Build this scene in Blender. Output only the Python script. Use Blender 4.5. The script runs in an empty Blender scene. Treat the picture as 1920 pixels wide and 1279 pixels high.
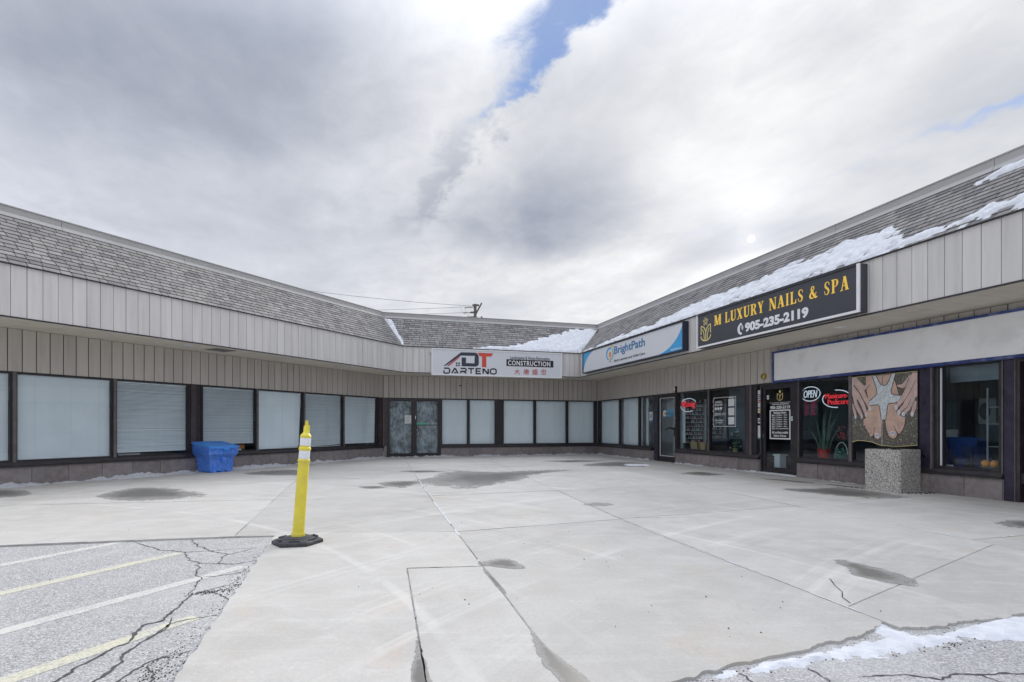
import bpy, bmesh, math, random
import numpy as np
from mathutils import Vector, noise as mnoise
R = random.Random(7)
scn = bpy.context.scene
COL = scn.collection
rad = math.radians

# ------------------------------------------------------------------ camera
cam = bpy.data.objects.new('camera', bpy.data.cameras.new('camera'))
COL.objects.link(cam)
cam.location = (0, 0, 1.2)
cam.rotation_euler = (rad(90), 0, 0)
cam.data.sensor_width = 36
cam.data.lens = 18.71
cam.data.shift_y = 0.0831
cam.data.clip_start = 0.05
cam.data.clip_end = 3000
scn.camera = cam

# ------------------------------------------------------------------ node helper
class G:
    def __init__(s, tree):
        s.t = tree
    def n(s, typ, ins=None, **kw):
        nd = s.t.nodes.new(typ)
        for k, v in kw.items():
            setattr(nd, k, v)
        if ins:
            for k, v in ins.items():
                s.put(nd.inputs[k], v)
        return nd
    def put(s, sock, v):
        if hasattr(v, 'is_output'):
            s.t.links.new(v, sock)
        elif isinstance(v, (tuple, list)) and len(v) == 3 and sock.type == 'RGBA':
            sock.default_value = (*v, 1)
        else:
            sock.default_value = v
    def m(s, op, a, b=0.0, c=0.0, clamp=False):
        nd = s.n('ShaderNodeMath', operation=op, use_clamp=clamp)
        for i, v in enumerate((a, b, c)):
            s.put(nd.inputs[i], v)
        return nd.outputs[0]
    def mapr(s, v, a, b, c=0.0, d=1.0, smooth=True):
        nd = s.n('ShaderNodeMapRange', interpolation_type='SMOOTHSTEP' if smooth else 'LINEAR')
        for i, x in enumerate((v, a, b, c, d)):
            s.put(nd.inputs[i], x)
        return nd.outputs[0]
    def mix(s, f, a, b, blend='MIX'):
        nd = s.n('ShaderNodeMix', data_type='RGBA', blend_type=blend)
        s.put(nd.inputs[0], f); s.put(nd.inputs[6], a); s.put(nd.inputs[7], b)
        return nd.outputs[2]
    def noise(s, vec, scale, detail=4, rough=.55, dist=0.0):
        nd = s.n('ShaderNodeTexNoise', {'Vector': vec, 'Scale': scale, 'Detail': detail, 'Roughness': rough, 'Distortion': dist})
        return nd.outputs[0]
    def comb(s, x, y, z=0.0):
        nd = s.n('ShaderNodeCombineXYZ')
        for i, v in enumerate((x, y, z)):
            s.put(nd.inputs[i], v)
        return nd.outputs[0]

# ------------------------------------------------------------------ sky and sun
SUN_AZ, SUN_EL = rad(24.2), rad(17.8)
SD = Vector((math.sin(SUN_AZ) * math.cos(SUN_EL), math.cos(SUN_AZ) * math.cos(SUN_EL), math.sin(SUN_EL)))
world = bpy.data.worlds.new('World')
scn.world = world
world.use_nodes = True
wt = world.node_tree
wt.nodes.clear()
g = G(wt)
tc = g.n('ShaderNodeTexCoord')
sep = g.n('ShaderNodeSeparateXYZ', {0: tc.outputs['Generated']})
dx, dy, dz = sep.outputs
zf = g.m('MAXIMUM', dz, 0.04)
u = g.m('DIVIDE', dx, zf); w = g.m('DIVIDE', dy, zf)
zn = g.m('ADD', g.m('MAXIMUM', dz, 0.0), 0.10)
un = g.m('DIVIDE', dx, zn); wn = g.m('DIVIDE', dy, zn)
# cloud streets run along (.45,-.9) on the cloud plane
cn = g.m('ADD', g.m('MULTIPLY', un, .9), g.m('MULTIPLY', wn, .45))
ln = g.m('SUBTRACT', g.m('MULTIPLY', un, .45), g.m('MULTIPLY', wn, .9))
v1 = g.comb(g.m('MULTIPLY', cn, 1.25), g.m('MULTIPLY', ln, .62), 2.3)
n1 = g.noise(v1, 1.15, 7, .5, .45)
n2 = g.noise(g.comb(cn, ln, 7.7), 4.2, 7, .58, .3)
n3 = g.noise(g.comb(g.m('MULTIPLY', cn, 1.2), g.m('MULTIPLY', ln, .5), 11.0), .55, 3, .5, .2)
c = g.m('ADD', g.m('MULTIPLY', u, .9), g.m('MULTIPLY', w, .45))
def blob(u0, w0, ru, rw, amp):
    wob = g.m('MULTIPLY', g.m('SUBTRACT', n1, .5), .9)
    a = g.m('DIVIDE', g.m('SUBTRACT', u, u0), ru)
    b = g.m('DIVIDE', g.m('SUBTRACT', w, w0), rw)
    r = g.m('ADD', g.m('SQRT', g.m('ADD', g.m('MULTIPLY', a, a), g.m('MULTIPLY', b, b))), wob)
    return g.mapr(r, 0.15, 1.25, amp, 0.0)
dark = g.m('ADD', blob(.22, 2.65, .62, .70, .48), blob(-.95, 1.5, .80, .55, .40))
dark = g.m('ADD', dark, blob(1.25, 2.85, .55, .46, .34))
dark = g.m('ADD', dark, blob(-.62, 2.5, .35, .4, .12))
lite = g.m('ADD', blob(-.16, 1.75, .22, .6, .10), blob(.72, 2.15, .5, .7, .18))
lite = g.m('ADD', lite, blob(-2.0, 3.4, 1.2, .8, .18))
dot = g.n('ShaderNodeVectorMath', operation='DOT_PRODUCT')
wt.links.new(tc.outputs['Generated'], dot.inputs[0]); dot.inputs[1].default_value = SD
ang = g.m('ARCCOSINE', g.m('MINIMUM', dot.outputs['Value'], 1.0))
glow = g.m('EXPONENT', g.m('MULTIPLY', ang, -2.6))
t = g.m('ADD', g.mapr(n1, .26, .74, .30, .66), g.m('MULTIPLY', g.m('SUBTRACT', n2, .5), .42))
t = g.m('ADD', t, g.m('MULTIPLY', g.m('SUBTRACT', n3, .5), .6))
n5 = g.noise(g.comb(g.m('MULTIPLY', cn, 1.3), g.m('MULTIPLY', ln, .8), 5.0), 7.5, 8, .62, .5)
t = g.m('ADD', t, g.m('MULTIPLY', g.m('SUBTRACT', n5, .5), g.mapr(n1, .35, .6, .12, .50)))
t = g.m('ADD', t, g.m('MULTIPLY', glow, .40))
cs_ = g.m('ABSOLUTE', g.m('SUBTRACT', g.m('ADD', c, g.m('ADD', g.m('MULTIPLY', g.m('SUBTRACT', n2, .5), .40), g.m('MULTIPLY', g.m('SUBTRACT', n5, .5), .25))), .72))
streak = g.m('MULTIPLY', g.mapr(cs_, .015, .11, .34, 0.0), g.m('MULTIPLY', g.mapr(w, 1.6, 1.85), g.mapr(w, 2.3, 3.0, 1.0, 0.0)))
dark = g.m('ADD', dark, streak)
t = g.m('ADD', g.m('SUBTRACT', t, dark), lite)
t = g.m('MINIMUM', g.m('MAXIMUM', t, 0.0), 1.25)
warm = g.mix(g.mapr(ang, .25, 1.15), (.83, .835, .835), (.70, .725, .79))
cloud = g.mix(g.m('MINIMUM', t, 1.0), (.315, .345, .42), warm)
# plain overcast gets brighter towards the zenith
zen = g.mapr(dz, .50, 1.0, 1.0, 3.5)
cloud = g.mix(1.0, cloud, g.comb(zen, zen, zen), 'MULTIPLY')
disc = g.mapr(ang, rad(.22), rad(.38), .9, 0.0)
halo = g.m('MULTIPLY', g.m('EXPONENT', g.m('MULTIPLY', ang, -14.0)), .22)
cloud = g.mix(1.0, cloud, g.comb(halo, halo, halo), 'ADD')
cloud = g.mix(disc, cloud, (1.6, 1.58, 1.5))
n4 = g.noise(g.comb(cn, ln, 3.1), 13.0, 6, .6, .4)
wob = g.m('ADD', g.m('MULTIPLY', g.m('SUBTRACT', n2, .5), .26), g.m('MULTIPLY', g.m('SUBTRACT', n1, .5), .12))
cw = g.m('ADD', g.m('ADD', c, wob), g.m('MULTIPLY', g.m('SUBTRACT', n4, .5), .22))
hw1 = g.mapr(g.m('ADD', w, g.m('MULTIPLY', g.m('SUBTRACT', n2, .5), .8)), 1.2, 2.25, .078, -.045)
e1 = g.m('SUBTRACT', g.m('ADD', g.m('ADD', c, g.m('MULTIPLY', g.m('SUBTRACT', n1, .5), .16)), g.m('ADD', g.m('MULTIPLY', g.m('SUBTRACT', n2, .5), .26), g.m('MULTIPLY', g.m('SUBTRACT', n5, .5), .20))), g.m('SUBTRACT', .700, hw1))
e2 = g.m('SUBTRACT', g.m('ADD', .715, hw1), g.m('ADD', g.m('ADD', c, g.m('MULTIPLY', g.m('SUBTRACT', n2, .5), .20)), g.m('MULTIPLY', g.m('SUBTRACT', n4, .5), .13)))
gap1 = g.m('MULTIPLY', g.mapr(e1, -.02, .07), g.mapr(e2, -.012, .038, 0.0, .80))
hw2 = g.mapr(g.m('ADD', w, g.m('MULTIPLY', g.m('SUBTRACT', n2, .5), .8)), 1.45, 2.05, .07, -.012)
gap2 = g.mapr(g.m('SUBTRACT', hw2, g.m('ABSOLUTE', g.m('SUBTRACT', cw, 2.10))), -.04, .10, 0.0, .6)
gap = g.m('MAXIMUM', gap1, gap2)
sky = g.n('ShaderNodeTexSky', sky_type='NISHITA', sun_disc=False, sun_elevation=SUN_EL, sun_rotation=SUN_AZ, air_density=.75, dust_density=.3, ozone_density=3.0, altitude=3000)
b1 = g.n('ShaderNodeBackground', {'Color': sky.outputs[0], 'Strength': 0.05})
b2 = g.n('ShaderNodeBackground', {'Color': cloud, 'Strength': 0.250})
mx = g.n('ShaderNodeMixShader')
wt.links.new(g.m('SUBTRACT', 1.0, gap), mx.inputs[0])
wt.links.new(b1.outputs[0], mx.inputs[1]); wt.links.new(b2.outputs[0], mx.inputs[2])
wo = g.n('ShaderNodeOutputWorld')
wt.links.new(mx.outputs[0], wo.inputs[0])

sun = bpy.data.objects.new('sun', bpy.data.lights.new('sun', 'SUN'))
COL.objects.link(sun)
sun.data.energy = 0.95
sun.data.angle = rad(28)
sun.data.color = (1.0, .95, .88)
sun.rotation_euler = (-SD).to_track_quat('-Z', 'Y').to_euler()
sun.location = (10, 10, 30)

vs = scn.view_settings
scn.display_settings.display_device = 'sRGB'
vs.view_transform = 'Standard'
vs.look = 'None'
vs.gamma = 1
vs.exposure = 2.24
vs.use_curve_mapping = False

# ------------------------------------------------------------------ materials
MATS = {}
def new_mat(name):
    m = bpy.data.materials.new(name)
    m.use_nodes = True
    m.node_tree.nodes.clear()
    MATS[name] = m
    return m, G(m.node_tree)
def finish(m, g, shader):
    o = g.n('ShaderNodeOutputMaterial')
    g.t.links.new(shader, o.inputs[0])
    return m
def pm(name, col, rough=.6, var=.12, scale=3.0, bump=0.0, bscale=80.0, metal=0.0, spec=.5, speck=None, dirt=None, stretch=None, emit=None, rnd=0.0, coat=0.0):
    """one plain procedural surface: colour broken up by world-space noise, optional specks, dirt and bump"""
    m, g = new_mat(name)
    geo = g.n('ShaderNodeNewGeometry')
    pos = geo.outputs['Position']
    if stretch:
        mp = g.n('ShaderNodeMapping', {'Vector': pos, 'Scale': stretch})
        pv = mp.outputs[0]
    else:
        pv = pos
    a = tuple(max(0, x * (1 - var)) for x in col); b = tuple(min(1, x * (1 + var)) for x in col)
    n = g.noise(pv, scale, 6, .6)
    c = g.mix(g.mapr(n, .3, .7), a, b)
    if speck:
        sc, sa, scol = speck
        sn = g.noise(pos, sc, 2, .5)
        c = g.mix(g.mapr(sn, .62 - .04, .66, 0, sa), c, scol)
    if dirt:
        dsc, da, dcol = dirt
        dn = g.noise(pv, dsc, 7, .65)
        c = g.mix(g.mapr(dn, .48, .68, 0, da), c, dcol)
    if rnd:
        oi = g.n('ShaderNodeObjectInfo')
        k = g.m('ADD', g.m('MULTIPLY', oi.outputs['Random'], 2 * rnd), 1 - rnd)
        c = g.mix(1.0, c, g.comb(k, k, k), 'MULTIPLY')
    bs = g.n('ShaderNodeBsdfPrincipled', {'Base Color': c, 'Roughness': g.mapr(n, .2, .8, max(0, rough - .07), min(1, rough + .07)), 'Metallic': metal, 'Specular IOR Level': spec, 'Coat Weight': coat})
    if bump:
        bn = g.n('ShaderNodeBump', {'Strength': bump, 'Distance': .01, 'Height': g.noise(pos, bscale, 4, .6)})
        g.t.links.new(bn.outputs[0], bs.inputs['Normal'])
    if emit:
        g.put(bs.inputs['Emission Color'], emit[0]); bs.inputs['Emission Strength'].default_value = emit[1]
    return finish(m, g, bs.outputs[0])

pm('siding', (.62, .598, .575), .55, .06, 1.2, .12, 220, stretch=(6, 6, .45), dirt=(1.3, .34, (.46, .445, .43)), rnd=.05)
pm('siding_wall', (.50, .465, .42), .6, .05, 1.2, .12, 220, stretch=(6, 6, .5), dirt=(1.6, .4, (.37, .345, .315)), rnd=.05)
pm('soffit', (.66, .60, .51), .6, .06, 2.0, .05, 100)
pm('joint_dark', (.035, .033, .032), .8, .2)
pm('parapet', (.40, .395, .38), .45, .06, .8, metal=0.0, dirt=(.8, .3, (.27, .27, .27)))
pm('flat_roof', (.2, .2, .2), .9)
pm('stone', (.23, .20, .195), .5, .18, 9, .15, 160, speck=(140, .35, (.34, .32, .31)), dirt=(2.6, .55, (.28, .255, .25)), rnd=.12)
pm('grout', (.40, .39, .38), .9, .15, 20)
pm('dark_frame', (.026, .022, .026), .38, .25, 8, dirt=(6, .25, (.07, .065, .065)))
pm('brown_column', (.052, .036, .042), .42, .2, 3, .05, 90, dirt=(7, .35, (.10, .085, .085)))
pm('navy_column', (.026, .021, .045), .32, .25, 3, dirt=(9, .3, (.09, .08, .09)))
pm('stile', (.13, .115, .115), .4, .2, 5)
pm('white_metal', (.62, .64, .66), .45, .05)
pm('blind', (.93, .94, .945), .55, .05, .8, rnd=.11)
pm('shade', (.93, .94, .945), .7, .08, .7, stretch=(1, 1, .15), rnd=.09)
pm('plastic', (.30, .325, .34), .2, .5, 3.5, coat=.9)
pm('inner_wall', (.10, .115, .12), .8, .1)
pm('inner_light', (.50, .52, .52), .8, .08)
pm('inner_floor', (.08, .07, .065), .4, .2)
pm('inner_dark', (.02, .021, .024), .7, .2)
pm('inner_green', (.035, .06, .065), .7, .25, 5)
pm('paper', (.80, .80, .79), .7, .03)
pm('white_face', (.66, .675, .70), .35, .025, .7)
pm('white_paint', (.80, .80, .80), .4, .03)
pm('charcoal_face', (.052, .054, .066), .35, .08, .8)
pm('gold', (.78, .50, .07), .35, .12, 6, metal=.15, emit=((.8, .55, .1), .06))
pm('pale_gold', (.80, .66, .28), .4, .1, 6)
pm('black_ink', (.012, .012, .014), .5, .1)
pm('navy_ink', (.030, .040, .062), .5, .1)
pm('red_ink', (.62, .075, .045), .5, .06)
pm('maroon_ink', (.45, .03, .03), .5, .06)
pm('rose_ink', (.46, .10, .12), .5, .06)
pm('blue_ink', (.02, .16, .36), .5, .06)
pm('sky_ink', (.05, .35, .66), .45, .05)
pm('teal_ink', (.10, .42, .45), .45, .05)
pm('yellow_ink', (.75, .48, .06), .5, .05)
pm('orange_ink', (.75, .25, .05), .5, .05)
pm('navy_cabinet', (.018, .022, .045), .35, .15)
pm('blue_trim', (.032, .06, .22), .35, .25, 5, dirt=(3, .7, (.26, .30, .44)))
pm('weathered_white', (.90, .90, .895), .6, .05, .8, dirt=(2.4, .35, (.66, .65, .61)))
pm('yellow_plastic', (.76, .64, .06), .42, .08, 5, .05, 60, dirt=(8, .4, (.52, .44, .14)))
pm('reflective', (.78, .79, .82), .3, .04, 20)
pm('rubber', (.045, .046, .05), .7, .3, 12, .35, 120, dirt=(10, .5, (.17, .17, .18)))
pm('bin_blue', (.03, .20, .78), .40, .05, 5, .05, 90, speck=(80, .9, (.80, .84, .90)))
pm('bin_blue_lit', (.07, .29, .80), .36, .05, 5, .05, 90)  # bin blue made paler: sky light on the lid put into the colour
pm('soil', (.035, .028, .022), .95, .4, 20, .6, 60)
pm('twig', (.05, .04, .03), .9, .3)
pm('brass', (.50, .36, .10), .35, .2, 20, metal=.7)
pm('wood_pole', (.11, .095, .085), .9, .3, 2, .2, 40)
pm('wire', (.06, .06, .065), .6)
pm('red_pot', (.55, .02, .02), .4, .1)
pm('snake_leaf', (.10, .17, .12), .5, .35, 14, stretch=(1, 1, .4))
pm('leaf', (.09, .17, .04), .5, .35, 12)
pm('flower_white', (.75, .74, .73), .6, .05)
pm('flower_red', (.60, .03, .05), .5, .2)
pm('green_glaze', (.02, .16, .13), .2, .3, 12, coat=.5)
pm('pot_cream', (.50, .52, .24), .5, .1)
pm('tan_wood', (.50, .36, .20), .55, .12, 8, stretch=(1, 1, 6))
pm('navy_cloth', (.015, .035, .16), .85, .25, 8)
pm('teal_wall', (.04, .10, .13), .8, .2, 2)
pm('orange_peel', (.80, .30, .03), .45, .08, 20, .15, 160)
pm('china', (.75, .77, .78), .25, .03)
pm('polish_red', (.50, .05, .10), .2, .3, 30)
pm('polish_pink', (.70, .35, .40), .2, .3, 30)
pm('polish_pale', (.72, .70, .68), .2, .2, 30)
pm('polish_dark', (.10, .04, .08), .2, .3, 30)
pm('chrome', (.6, .6, .62), .2, .05, metal=.9)
pm('green_tape', (.08, .55, .32), .5, .05)
pm('skin', (.66, .48, .425), .55, .14, 7)
pm('skin_tan', (.64, .44, .345), .55, .14, 6)
pm('skin_line', (.10, .060, .058), .6, .2)
pm('nail', (.74, .70, .72), .3, .05)
pm('toe_nail', (.72, .46, .40), .3, .05)
pm('nail_blue', (.10, .28, .55), .3, .05)
pm('starfish', (.68, .73, .74), .6, .2, 22, .2, 60, dirt=(30, .6, (.42, .50, .51)))
pm('gravel_print', (.14, .13, .105), .6, .55, 45, speck=(28, .9, (.46, .43, .34)), dirt=(14, .6, (.09, .085, .075)))
pm('wet', (.27, .26, .24), .5, .2, 5, .05, 80, dirt=(2.0, .5, (.34, .325, .30)))
pm('crack_dark', (.075, .073, .073), .95, .35, 40)
pm('joint_grit', (.34, .33, .315), .95, .3, 25)
pm('debris', (.06, .05, .045), .9, .4, 10)
pm('line_yellow', (.56, .53, .33), .7, .1, 6)
pm('neon_red', (.8, .05, .06), .4, .02, emit=((1.0, .04, .06), .09))
pm('neon_white', (.75, .76, .78), .3, .02, emit=((.8, .85, 1.0), .10))
pm('print_red', (.42, .015, .07), .5, .1, emit=None)
pm('green_card', (.07, .22, .16), .5, .1)
pm('charcoal_fabric', (.03, .035, .045), .8, .2)
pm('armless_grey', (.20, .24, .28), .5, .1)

# shingles: four blends of the same granulated asphalt
for i, c3 in enumerate([(.205, .196, .190), (.26, .248, .237), (.145, .140, .143), (.225, .212, .20)]):
    pm('shingle_%d' % i, c3, .92, .14, 3, .5, 260, speck=(320, .5, (.46, .455, .45)), dirt=(2.2, .3, (.38, .37, .355)))

# snow
m, g = new_mat('snow')
geo = g.n('ShaderNodeNewGeometry')
n = g.noise(geo.outputs['Position'], 9, 6, .6)
cc = g.mix(g.mapr(n, .35, .7), (.58, .595, .63), (.72, .735, .755))
dn = g.noise(geo.outputs['Position'], 30, 4, .7)
cc = g.mix(g.mapr(dn, .56, .72, 0, .5), cc, (.46, .455, .45))
bs = g.n('ShaderNodeBsdfPrincipled', {'Base Color': cc, 'Roughness': .75, 'Subsurface Weight': .15, 'Subsurface Radius': (.02, .02, .025)})
bn = g.n('ShaderNodeBump', {'Strength': .5, 'Distance': .02, 'Height': g.noise(geo.outputs['Position'], 45, 5, .65)})
g.t.links.new(bn.outputs[0], bs.inputs['Normal'])
finish(m, g, bs.outputs[0])

# salt-bleached concrete
m, g = new_mat('concrete')
geo = g.n('ShaderNodeNewGeometry'); P = geo.outputs['Position']
nl = g.noise(P, .32, 5, .55, .5)
nm = g.noise(P, 2.3, 7, .62, .6)
nf = g.noise(P, 38, 5, .7)
ns = g.noise(g.n('ShaderNodeMapping', {'Vector': P, 'Rotation': (0, 0, rad(20)), 'Scale': (.7, 7, 1)}).outputs[0], 1.6, 6, .65, .8)
cc = g.mix(g.mapr(nl, .3, .7), (.42, .411, .398), (.53, .522, .505))
cc = g.mix(g.mapr(nm, .35, .72, 0, .6), cc, (.575, .567, .552))
cc = g.mix(g.mapr(ns, .50, .75, 0, .42), cc, (.62, .62, .615))
cc = g.mix(g.mapr(g.noise(P, 1.1, 6, .7, 1.0), .52, .74, 0, .5), cc, (.50, .425, .36))
cc = g.mix(g.mapr(g.noise(P, 6.0, 6, .75, .4), .60, .80, 0, .45), cc, (.40, .395, .385))
cc = g.mix(g.mapr(nf, .30, .72, .22, 0), cc, (.30, .29, .28))
cc = g.mix(g.mapr(g.noise(P, 150, 2, .5), .62, .72, 0, .55), cc, (.28, .27, .26))
sx = g.n('ShaderNodeSeparateXYZ', {0: P})
for cx_, cy_, f_ in ((11.0, -4.0, 1.9), (-9.0, -1.0, 2.3)):
    ex = g.m('SUBTRACT', sx.outputs[0], cx_); ey = g.m('SUBTRACT', sx.outputs[1], cy_)
    rr = g.m('SQRT', g.m('ADD', g.m('MULTIPLY', ex, ex), g.m('MULTIPLY', ey, ey)))
    tn = g.noise(g.comb(g.m('MULTIPLY', rr, f_), 0.0, cx_), 1.6, 5, .65)
    msk = g.mapr(g.noise(P, .55, 4, .6, .6), .42, .62)
    cc = g.mix(g.m('MULTIPLY', g.mapr(tn, .54, .66), g.m('MULTIPLY', msk, .42)), cc, (.66, .655, .645))
    cc = g.mix(g.m('MULTIPLY', g.mapr(tn, .46, .34), g.m('MULTIPLY', msk, .30)), cc, (.36, .35, .335))
cc = g.mix(g.mapr(g.noise(P, 1.7, 9, .78, 1.2), .56, .70, 0, .42), cc, (.385, .375, .36))
cc = g.mix(g.mapr(g.noise(P, 14, 6, .75, .5), .60, .74, 0, .30), cc, (.68, .68, .675))
oi = g.n('ShaderNodeObjectInfo')
k = g.m('ADD', g.m('MULTIPLY', oi.outputs['Random'], .13), .935)
cc = g.mix(1.0, cc, g.comb(k, g.m('MULTIPLY', k, .982), g.m('MULTIPLY', k, .935)), 'MULTIPLY')
bs = g.n('ShaderNodeBsdfPrincipled', {'Base Color': cc, 'Roughness': .85, 'Specular IOR Level': .3})
bn = g.n('ShaderNodeBump', {'Strength': .35, 'Distance': .006, 'Height': g.m('ADD', nf, g.noise(P, 120, 3, .6))})
g.t.links.new(bn.outputs[0], bs.inputs['Normal'])
finish(m, g, bs.outputs[0])

# salted old asphalt with exposed aggregate
def asphalt_colour(g, P):
    vo = g.n('ShaderNodeTexVoronoi', {'Vector': P, 'Scale': 105.0, 'Randomness': 1.0})
    nf = g.noise(P, 90, 4, .7)
    nl = g.noise(P, .8, 6, .6, .5)
    cell = g.n('ShaderNodeSeparateColor', {0: vo.outputs['Color']})
    cc = g.mix(g.mapr(cell.outputs[0], .05, .95), (.43, .42, .405), (.74, .725, .70))
    cc = g.mix(g.mapr(nf, .36, .66, .7, 0), cc, (.20, .20, .205))
    cc = g.mix(g.mapr(nl, .40, .70, 0, .55), cc, (.62, .61, .59))
    return cc, nf, vo
m, g = new_mat('asphalt')
geo = g.n('ShaderNodeNewGeometry'); P = geo.outputs['Position']
cc, nf, vo = asphalt_colour(g, P)
bs = g.n('ShaderNodeBsdfPrincipled', {'Base Color': cc, 'Roughness': .9, 'Specular IOR Level': .25})
bn = g.n('ShaderNodeBump', {'Strength': .8, 'Distance': .01, 'Height': g.m('SUBTRACT', nf, g.m('MULTIPLY', vo.outputs['Distance'], .8))})
g.t.links.new(bn.outputs[0], bs.inputs['Normal'])
finish(m, g, bs.outputs[0])
# worn paint: the same asphalt shows where the paint has gone
for nm_, pc in (('paint_yellow', (.68, .64, .44)), ('paint_pale', (.68, .675, .60))):
    m, g = new_mat(nm_)
    geo = g.n('ShaderNodeNewGeometry'); P = geo.outputs['Position']
    cc, nf, vo = asphalt_colour(g, P)
    wear = g.m('ADD', g.m('MULTIPLY', g.noise(P, 3.5, 6, .7), .6), g.m('MULTIPLY', nf, .45))
    cc = g.mix(g.mapr(wear, .36, .60, .02, .62), cc, pc)
    bs = g.n('ShaderNodeBsdfPrincipled', {'Base Color': cc, 'Roughness': .85, 'Specular IOR Level': .3})
    bn = g.n('ShaderNodeBump', {'Strength': .6, 'Distance': .008, 'Height': nf})
    g.t.links.new(bn.outputs[0], bs.inputs['Normal'])
    finish(m, g, bs.outputs[0])

# exposed-aggregate planter
m, g = new_mat('aggregate')
geo = g.n('ShaderNodeNewGeometry'); P = geo.outputs['Position']
vo = g.n('ShaderNodeTexVoronoi', {'Vector': P, 'Scale': 74.0})
cs = g.n('ShaderNodeSeparateColor', {0: vo.outputs['Color']})
cc = g.mix(cs.outputs[0], (.42, .395, .355), (.84, .81, .74))
cc = g.mix(g.mapr(cs.outputs[1], .78, .90), cc, (.10, .095, .095))
cc = g.mix(g.mapr(vo.outputs['Distance'], .45, .75), cc, (.30, .285, .265))
bs = g.n('ShaderNodeBsdfPrincipled', {'Base Color': cc, 'Roughness': .7})
bn = g.n('ShaderNodeBump', {'Strength': .9, 'Distance': .01, 'Height': g.m('MULTIPLY', vo.outputs['Distance'], -1.0)})
g.t.links.new(bn.outputs[0], bs.inputs['Normal'])
finish(m, g, bs.outputs[0])

# shop glass: clear, tinted, reflecting more at a slant
def glass(name, tint, ior, add=0.0):
    m, g = new_mat(name)
    fr = g.n('ShaderNodeFresnel', {'IOR': ior})
    tr = g.n('ShaderNodeBsdfTransparent', {'Color': (*tint, 1)})
    geo = g.n('ShaderNodeNewGeometry')
    bn = g.n('ShaderNodeBump', {'Strength': .06, 'Distance': .02, 'Height': g.noise(geo.outputs['Position'], 1.3, 2, .5)})
    gl = g.n('ShaderNodeBsdfGlossy', {'Roughness': .02, 'Color': (.92, .97, 1.0, 1), 'Normal': bn.outputs[0]})
    ms = g.n('ShaderNodeMixShader')
    g.t.links.new(g.m('MULTIPLY', g.m('ADD', fr.outputs[0], add, clamp=True), g.m('SUBTRACT', 1.0, geo.outputs['Backfacing'])), ms.inputs[0])
    g.t.links.new(tr.outputs[0], ms.inputs[1]); g.t.links.new(gl.outputs[0], ms.inputs[2])
    return finish(m, g, ms.outputs[0])
glass('glass', (.955, .988, 1.0), 1.45, .01)
glass('glass_clear', (.90, .95, .96), 1.45, .02)

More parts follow.
